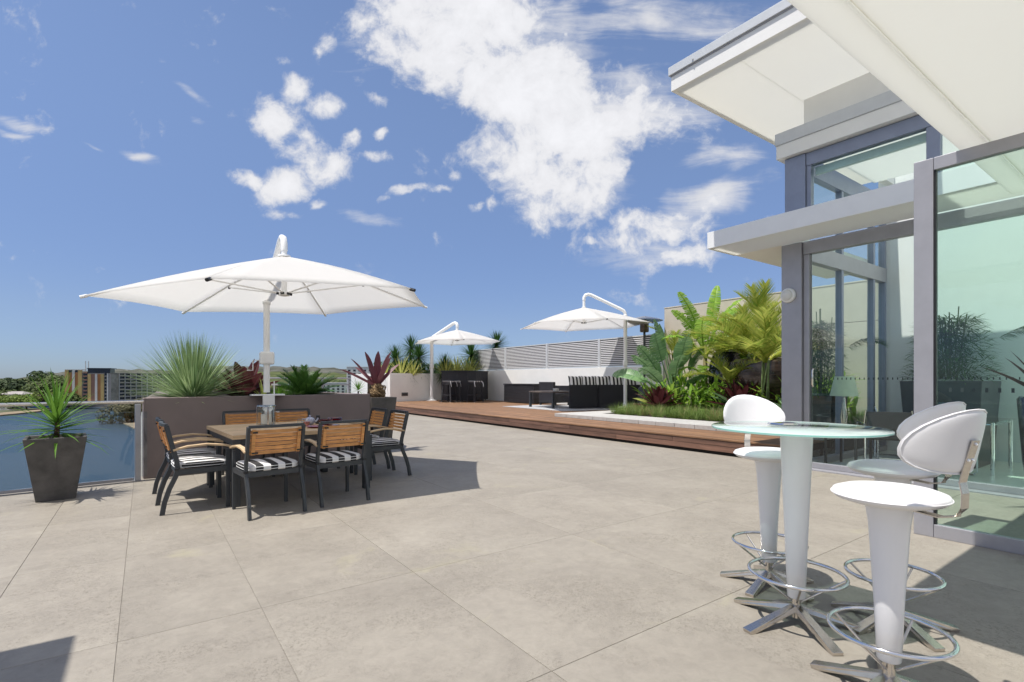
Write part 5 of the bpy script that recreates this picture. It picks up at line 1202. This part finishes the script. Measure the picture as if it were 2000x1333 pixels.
for gside in (0, 1):
    for k_ in range(4):
        sel = sorted([q for q in tl if (q[0] >= 400) == bool(gside) and q[2] == k_])
        for i_, (px, f, k, s) in enumerate(sel):
            tree(px, f, k, s * (1.02 if px < 400 else 1.1), f"{ordn[i_]} {kn[k]} tree from the left {['left of the striped tower', 'beyond the sago palm'][gside]}")
# emergent flat-topped pine
x, y = far(78, 560); t = thing('emergent_pine', 'thin flat topped pine standing above the trees left of the tower', 'tree', (x, y, WZ))
MB().tube([(0, 0, 0), (0, 0, 31)], [.6, .25], 6).build('trunk', M_BARK, t)
b = MB(); random.seed(9)
for z, r_ in ((27, 6.5), (29.5, 4.5), (32, 3)):
    for k in range(150):
        a = rnd(0, 6.28); q = r_ * math.sqrt(random.random()); p = Vector((math.cos(a) * q, math.sin(a) * q, z + rnd(-.3, .7))); b.add([p, p + Vector((rnd(-1, 1), rnd(-1, 1), rnd(-.3, .5))), p + Vector((rnd(-1, 1), rnd(-1, 1), rnd(-.3, .5)))], [(0, 1, 2)])
b.build('crown', TREEM[2], t)
# mangrove on the sandbar
x, y = gw(246, 826); t = thing('mangrove_tree', 'brownish mangrove tree leaning over the water beside the sandbar', 'tree', (x, y, WZ))
random.seed(14)
b = crown_mesh(13, 9, 6500, .85, 15, 12)
b.build('crown', TREEM[3], t, loc=(2, 3, 5.5)); MB().tube([(0, 0, -1), (1, 1, 3), (2, 3, 7)], [.7, .5, .3], 6).build('trunk', M_BARK, t)
# hills
def hillmat(name, c1, c2): return mat(name, c1, 1, var=.3, scale=.012, bump=0, col2=c2, spec=0)
def hill(name, f, pts, m_, depth, kindlabel=None):
    v_ = []; fc = []
    random.seed(hash(name) % 99)
    n_ = 220; a0, a1 = pts[0][0], pts[-1][0]
    rows = 10
    for j in range(rows + 1):
        for i in range(n_ + 1):
            px = a0 + (a1 - a0) * i / n_
            for q in range(len(pts) - 1):
                if pts[q][0] <= px <= pts[q + 1][0]: t = (px - pts[q][0]) / (pts[q + 1][0] - pts[q][0]); t = t * t * (3 - 2 * t); top = pts[q][1] * (1 - t) + pts[q + 1][1] * t
            H_ = EYE + (742 - top) / 1000 * f + (rnd(-.0009, .0009) + .0008 * math.sin(px * .31) + .0006 * math.sin(px * .77 + 1)) * f
            s = j / rows; z = WZ + (H_ - WZ) * math.sin(s * math.pi / 2); ff = f - depth * (1 - s)
            X, Y = far(px, ff); v_.append((X, Y, z))
    for j in range(rows):
        for i in range(n_): q = j * (n_ + 1) + i; fc.append((q, q + 1, q + n_ + 2, q + n_ + 1))
    k = len(v_); 
    return MB().add(v_, fc).build(name, m_, kind='structure', smooth=2)
hill('far_hills', 3000, [(-600, 738), (-200, 735), (0, 740), (38, 740), (60, 734), (95, 729), (140, 727), (240, 722), (330, 724), (430, 716), (560, 717), (620, 718), (690, 722), (800, 726), (1000, 730), (1500, 728), (2300, 735)], hillmat('far_hill_scrub', (.115, .115, .10), (.045, .05, .04)), 900)
hill('near_hills', 1500, [(-600, 745), (0, 741), (60, 740), (110, 736), (150, 735), (240, 733), (330, 732), (450, 728), (580, 727), (640, 729), (720, 733), (1000, 738), (2300, 744)], hillmat('near_hill_woods', (.10, .115, .055), (.035, .045, .02)), 500)
random.seed(91)
# houses on the hills
M_FARW = mat('far_white_house', (.62, .61, .58), .8, var=.05, scale=.1, bump=0)
M_FARR = mat('far_roof', (.36, .33, .31), .8, var=.1, scale=.1, bump=0)
def fhouse(px, f, z, w, d, h, label, m_=None, win=False, rz=None):
    x, y = far(px, f); t = thing('far_house', label, 'house', (x, y, z), -TH + (rz if rz is not None else rnd(-.4, .4)))
    MB().box(-w / 2, w / 2, -d / 2, d / 2, -6, h).build('walls', m_ or M_FARW, t)
    if win:
        MB().box(-w / 2 - .3, w / 2 + .3, -d / 2 - .3, d / 2 + .3, h, h + .6).build('roof', M_FARW, t)
        fl_n = int(h // 3.2)
        for r_ in range(fl_n):
            for c2 in range(int(w // 5)):
                MB().box(-w / 2 + 1.2 + c2 * 5, -w / 2 + 3.6 + c2 * 5, -d / 2 - .12, -d / 2 + .1, .9 + r_ * 3.2, 2.5 + r_ * 3.2).build('window', M_URN, t)
    else:
        MB().add([(-w / 2 - .8, -d / 2 - .8, h), (w / 2 + .8, -d / 2 - .8, h), (w / 2 + .8, d / 2 + .8, h), (-w / 2 - .8, d / 2 + .8, h), (-w / 2 + d * .3, 0, h + d * .22), (w / 2 - d * .3, 0, h + d * .22)], [(0, 1, 5, 4), (2, 3, 4, 5), (1, 2, 5), (3, 0, 4), (3, 2, 1, 0)]).build('roof', M_FARR, t)
hp = [(100, 2900, 731), (104, 2900, 731), (112, 2800, 732), (118, 2900, 730.5), (124, 2900, 730), (131, 2900, 729.5), (136, 2850, 730), (141, 2850, 729), (246, 2900, 724.5), (600, 2900, 722), (618, 2800, 724)]
for i, (px, f, py) in enumerate(hp):
    fhouse(px, f - 120, EYE + (742 - py) / 1000 * f - 6, rnd(14, 22), 10, rnd(4, 7), f"{ordn[i]} tiny white house from the left along the distant ridge")
fhouse(33, 470, WZ + 7, 20, 12, 5, 'white roofed boathouse showing between the trees at the far left', M_FARW, rz=0)
fhouse(4, 480, WZ + 6, 12, 10, 4, 'pale house cut by the left edge among the trees', M_FARW, rz=0)
fhouse(130, 545, WZ + 13, 5, 5, 4, 'small white building in the trees just left of the tower', M_FARW, rz=0)
fhouse(705, 520, WZ + .8, 26, 16, 37, 'tall white apartment block behind the purple bromeliad', M_FARW, True, rz=.2)
fhouse(663, 560, WZ + .8, 34, 16, 21, 'low pale green apartment block right of the sago palm', mat('pale_green_wall', (.42, .47, .43), .8, bump=0), True, rz=.1)
# ---- the striped hotel
HF = 455.
hx, hy = far(178, HF)
ho = thing('striped_hotel', 'tall hotel with tan and white stripes and a long balconied wing across the water', 'hotel', (hx, hy, WZ + .8), -math.atan2(-(178 - 1000) * -1 / 1000, 1) * 0 - TH + .39)
M_TAN = mat('tan_panel', (.50, .36, .15), .8, var=.05, scale=.2, bump=0); M_ORG = mat('orange_panel', (.40, .18, .07), .8, var=.08, scale=.2, bump=0); M_MAU = mat('mauve_panel', (.27, .15, .115), .8, var=.05, scale=.2, bump=0)
M_HGL = mat('hotel_dark_glass', (.012, .018, .035), .2, var=.3, scale=.3, bump=0)
PXM = HF / 1000 * 1.12
def hx_(px): return (px - 178) * PXM * .93
Hh = 33.5
def seg(name, p0, p1, z0, z1, m_, dy=0, dep=14): return MB().box(hx_(p0), hx_(p1), -7 - dy, -7 + dep, z0, z1).build(name, m_, ho)
core = seg('tower_body', 144, 212.5, 0, Hh - 3, M_FARR, -.3, 13)
for p0, p1, m_, zt, dy in ((144, 149.3, M_TAN, Hh - .6, .5), (149.3, 154.6, M_ORG, Hh - 2.6, 0), (154.6, 158.4, M_FARW, Hh - 1, .4), (158.4, 163.2, M_ORG, Hh - 2.6, 0), (163.2, 169, M_TAN, Hh - .6, .5),
    (177.5, 182.5, M_TAN, Hh - 4, .4), (182.5, 188.5, M_MAU, Hh - 4, .1), (188.5, 192, M_FARW, Hh - 4, .5), (192, 197, M_ORG, Hh - 4, .1), (197, 202, M_TAN, Hh - 4, .4), (206.5, 208.3, M_FARW, Hh - 3.4, .4)):
    seg('facade_panel', p0, p1, 2.5, zt, m_, dy, 1)
seg('top_window', 149.5, 154.4, Hh - 2.55, Hh - .7, M_HGL, -.1, 1); seg('top_window', 158.6, 163.0, Hh - 2.55, Hh - .7, M_HGL, -.1, 1)
seg('parapet', 144, 169, Hh - .55, Hh, M_FARW, .6, 12)
seg('rooftop_pavilion', 177.5, 211.5, Hh - 3.0, Hh + .6, M_HGL, .2, 12); seg('pavilion_roof', 176.5, 213.5, Hh + .65, Hh + 1.3, M_HGL, 1, 14)
for k in range(9):
    z = 3.2 + k * 3.15
    seg('stair_window', 171, 176.5, z, z + 1.7, M_HGL, .3, 1); seg('stair_spandrel', 170.5, 177, z + 1.75, z + 2.9, M_MAU, .5, 1); seg('side_window', 203, 205.8, z, z + 1.9, M_HGL, .2, 1)
for px in (171.5, 176): MB().tube([(hx_(px), -3, Hh - 3), (hx_(px), -3, Hh + 7.5)], .35, 5).build('antenna', M_FARW, ho)
# wing, receding
M_CONC = mat('wing_concrete', (.30, .28, .23), .85, var=.2, scale=.3, bump=0)
wg = []
wx0 = hx_(212.5); wl = 95; ang = .62
Wm = lambda p: Vector((wx0 + p[0] * math.cos(ang), -6.5 + p[0] * math.sin(ang) + 0, p[2])) + Vector((-math.sin(ang), math.cos(ang), 0)) * p[1]
def wbox(name, x0, x1, y0, y1, z0, z1, m_):
    b = MB(); b.v = [tuple(Wm((x, y, z))) for z in (z0, z1) for y in (y0, y1) for x in (x0, x1)]; b.f = [(0, 2, 3, 1), (4, 5, 7, 6), (0, 1, 5, 4), (2, 6, 7, 3), (0, 4, 6, 2), (1, 3, 7, 5)]
    return b.build(name, m_, ho)
wbox('wing_body', 0, wl, .4, 14, 2.5, 30, M_HGL)
wbox('wing_roof', -.5, wl, -.6, 14.5, 30.05, 30.7, M_CONC)
wbox('wing_end_wall', -.05, 5.5, -.2, .35, 2.5, 30, M_CONC)
nb = 20
for k in range(9):
    z = 2.6 + k * 3.1
    wbox('balcony_slab', 5.6, wl, -1.1, .38, z, z + .35, M_CONC)
    for c2 in range(nb):
        xa = 6 + c2 * 4.4
        if c2 % 2 == k % 2: wbox('balcony_front', xa, xa + 4.3, -1.25, -1.12, z + .3, z + 1.45, mat('balcony_panel', (.36, .33, .24), .85, bump=0))
        else: wbox('balcony_front', xa, xa + 4.3, -1.2, -1.12, z + .3, z + 1.1, M_FARR)
for c2 in range(nb + 1):
    wbox('balcony_fin', 5.8 + c2 * 4.4 - .22, 5.8 + c2 * 4.4 + .22, -1.35, .38, 2.6, 30, M_FARW if c2 == 5 else mat('fin_grey', (.42, .41, .38), .85, bump=0))
wbox('undercroft', 0, wl, 1, 13, 0, 2.45, M_CONC)
seg('entrance_canopy', 168, 188, 2.3, 4.8, M_FARW, 5, 6)
# small boats, cars and tents at the bank
def boat(px, py, L_, label, m_, cab=True):
    x, y = gw(px, py); t = thing('moored_boat', label, 'boat', (x, y, WZ + .1), -TH + .5 + rnd(-.2, .2))
    h = L_ / 2; w = L_ * .16
    MB().prism([(-h, -w), (h * .5, -w), (h, 0), (h * .5, w), (-h, w)], 0, 1.2).build('hull', m_, t)
    MB().prism([(-h * .5, -w * .7), (h * .2, -w * .7), (h * .35, 0), (h * .2, w * .7), (-h * .5, w * .7)], 1.25, 2.5).build('cabin', M_FARW, t)
    MB().box(-h * .4, h * .1, -w * .72, w * .72, 1.6, 2.1).build('cabin_window', M_HGL, t)
M_BLUE = mat('blue_tarp', (.05, .16, .42), .6, bump=0)
for px, py, l_, lab, m_ in ((8, 803.5, 10, 'white motor boat farthest left at the sandy bank', M_FARW), (42, 800, 11, 'white cruiser drawn up on the bank left of the blue boats', M_FARW), (140, 793.5, 9, 'white motor boat moored below the striped tower', M_FARW), (172, 792.5, 13, 'dark hulled boat moored at the foot of the tower', M_HGL)):
    boat(px, py, l_, lab, m_)
for i, (px, py) in enumerate(((70, 799), (84, 798.5))):
    x, y = gw(px, py); t = thing('blue_marquee', ['long blue and white tent at the water edge', 'second blue tent, nearer the tower'][i], 'tent', (x, y, WZ + .8), -TH + .5)
    MB().add([(-5, -2.5, 0), (5, -2.5, 0), (5, 2.5, 0), (-5, 2.5, 0), (-5, -2.5, 1.6), (5, -2.5, 1.6), (5, 2.5, 1.6), (-5, 2.5, 1.6), (-4, 0, 3), (4, 0, 3)], [(0, 1, 5, 4), (1, 2, 6, 5), (2, 3, 7, 6), (3, 0, 4, 7), (4, 5, 9, 8), (6, 7, 8, 9), (5, 6, 9), (7, 4, 8)]).build('canvas', M_BLUE, t)
for i, px in enumerate((18, 28, 56, 100, 112, 120, 131)):
    x, y = gw(px, 797); t = thing('parked_car', f'{ordn[i]} tiny parked car from the left on the far bank', 'car', (x, y, WZ + .8), -TH + rnd(.2, .8), 'cars parked along the far bank')
    m_ = random.choice([M_FARW, M_HGL, M_FARR])
    MB().box(-2.2, 2.2, -.9, .9, .3, .95).build('body', m_, t); MB().prism([(-1.2, -.75), (1.0, -.75), (1.0, .75), (-1.2, .75)], .96, 1.5).build('cabin', M_HGL, t)
    for wx in (-1.4, 1.4): MB().box(wx - .33, wx + .33, -.95, .95, 0, .6).build('wheels', M_BLACK, t)
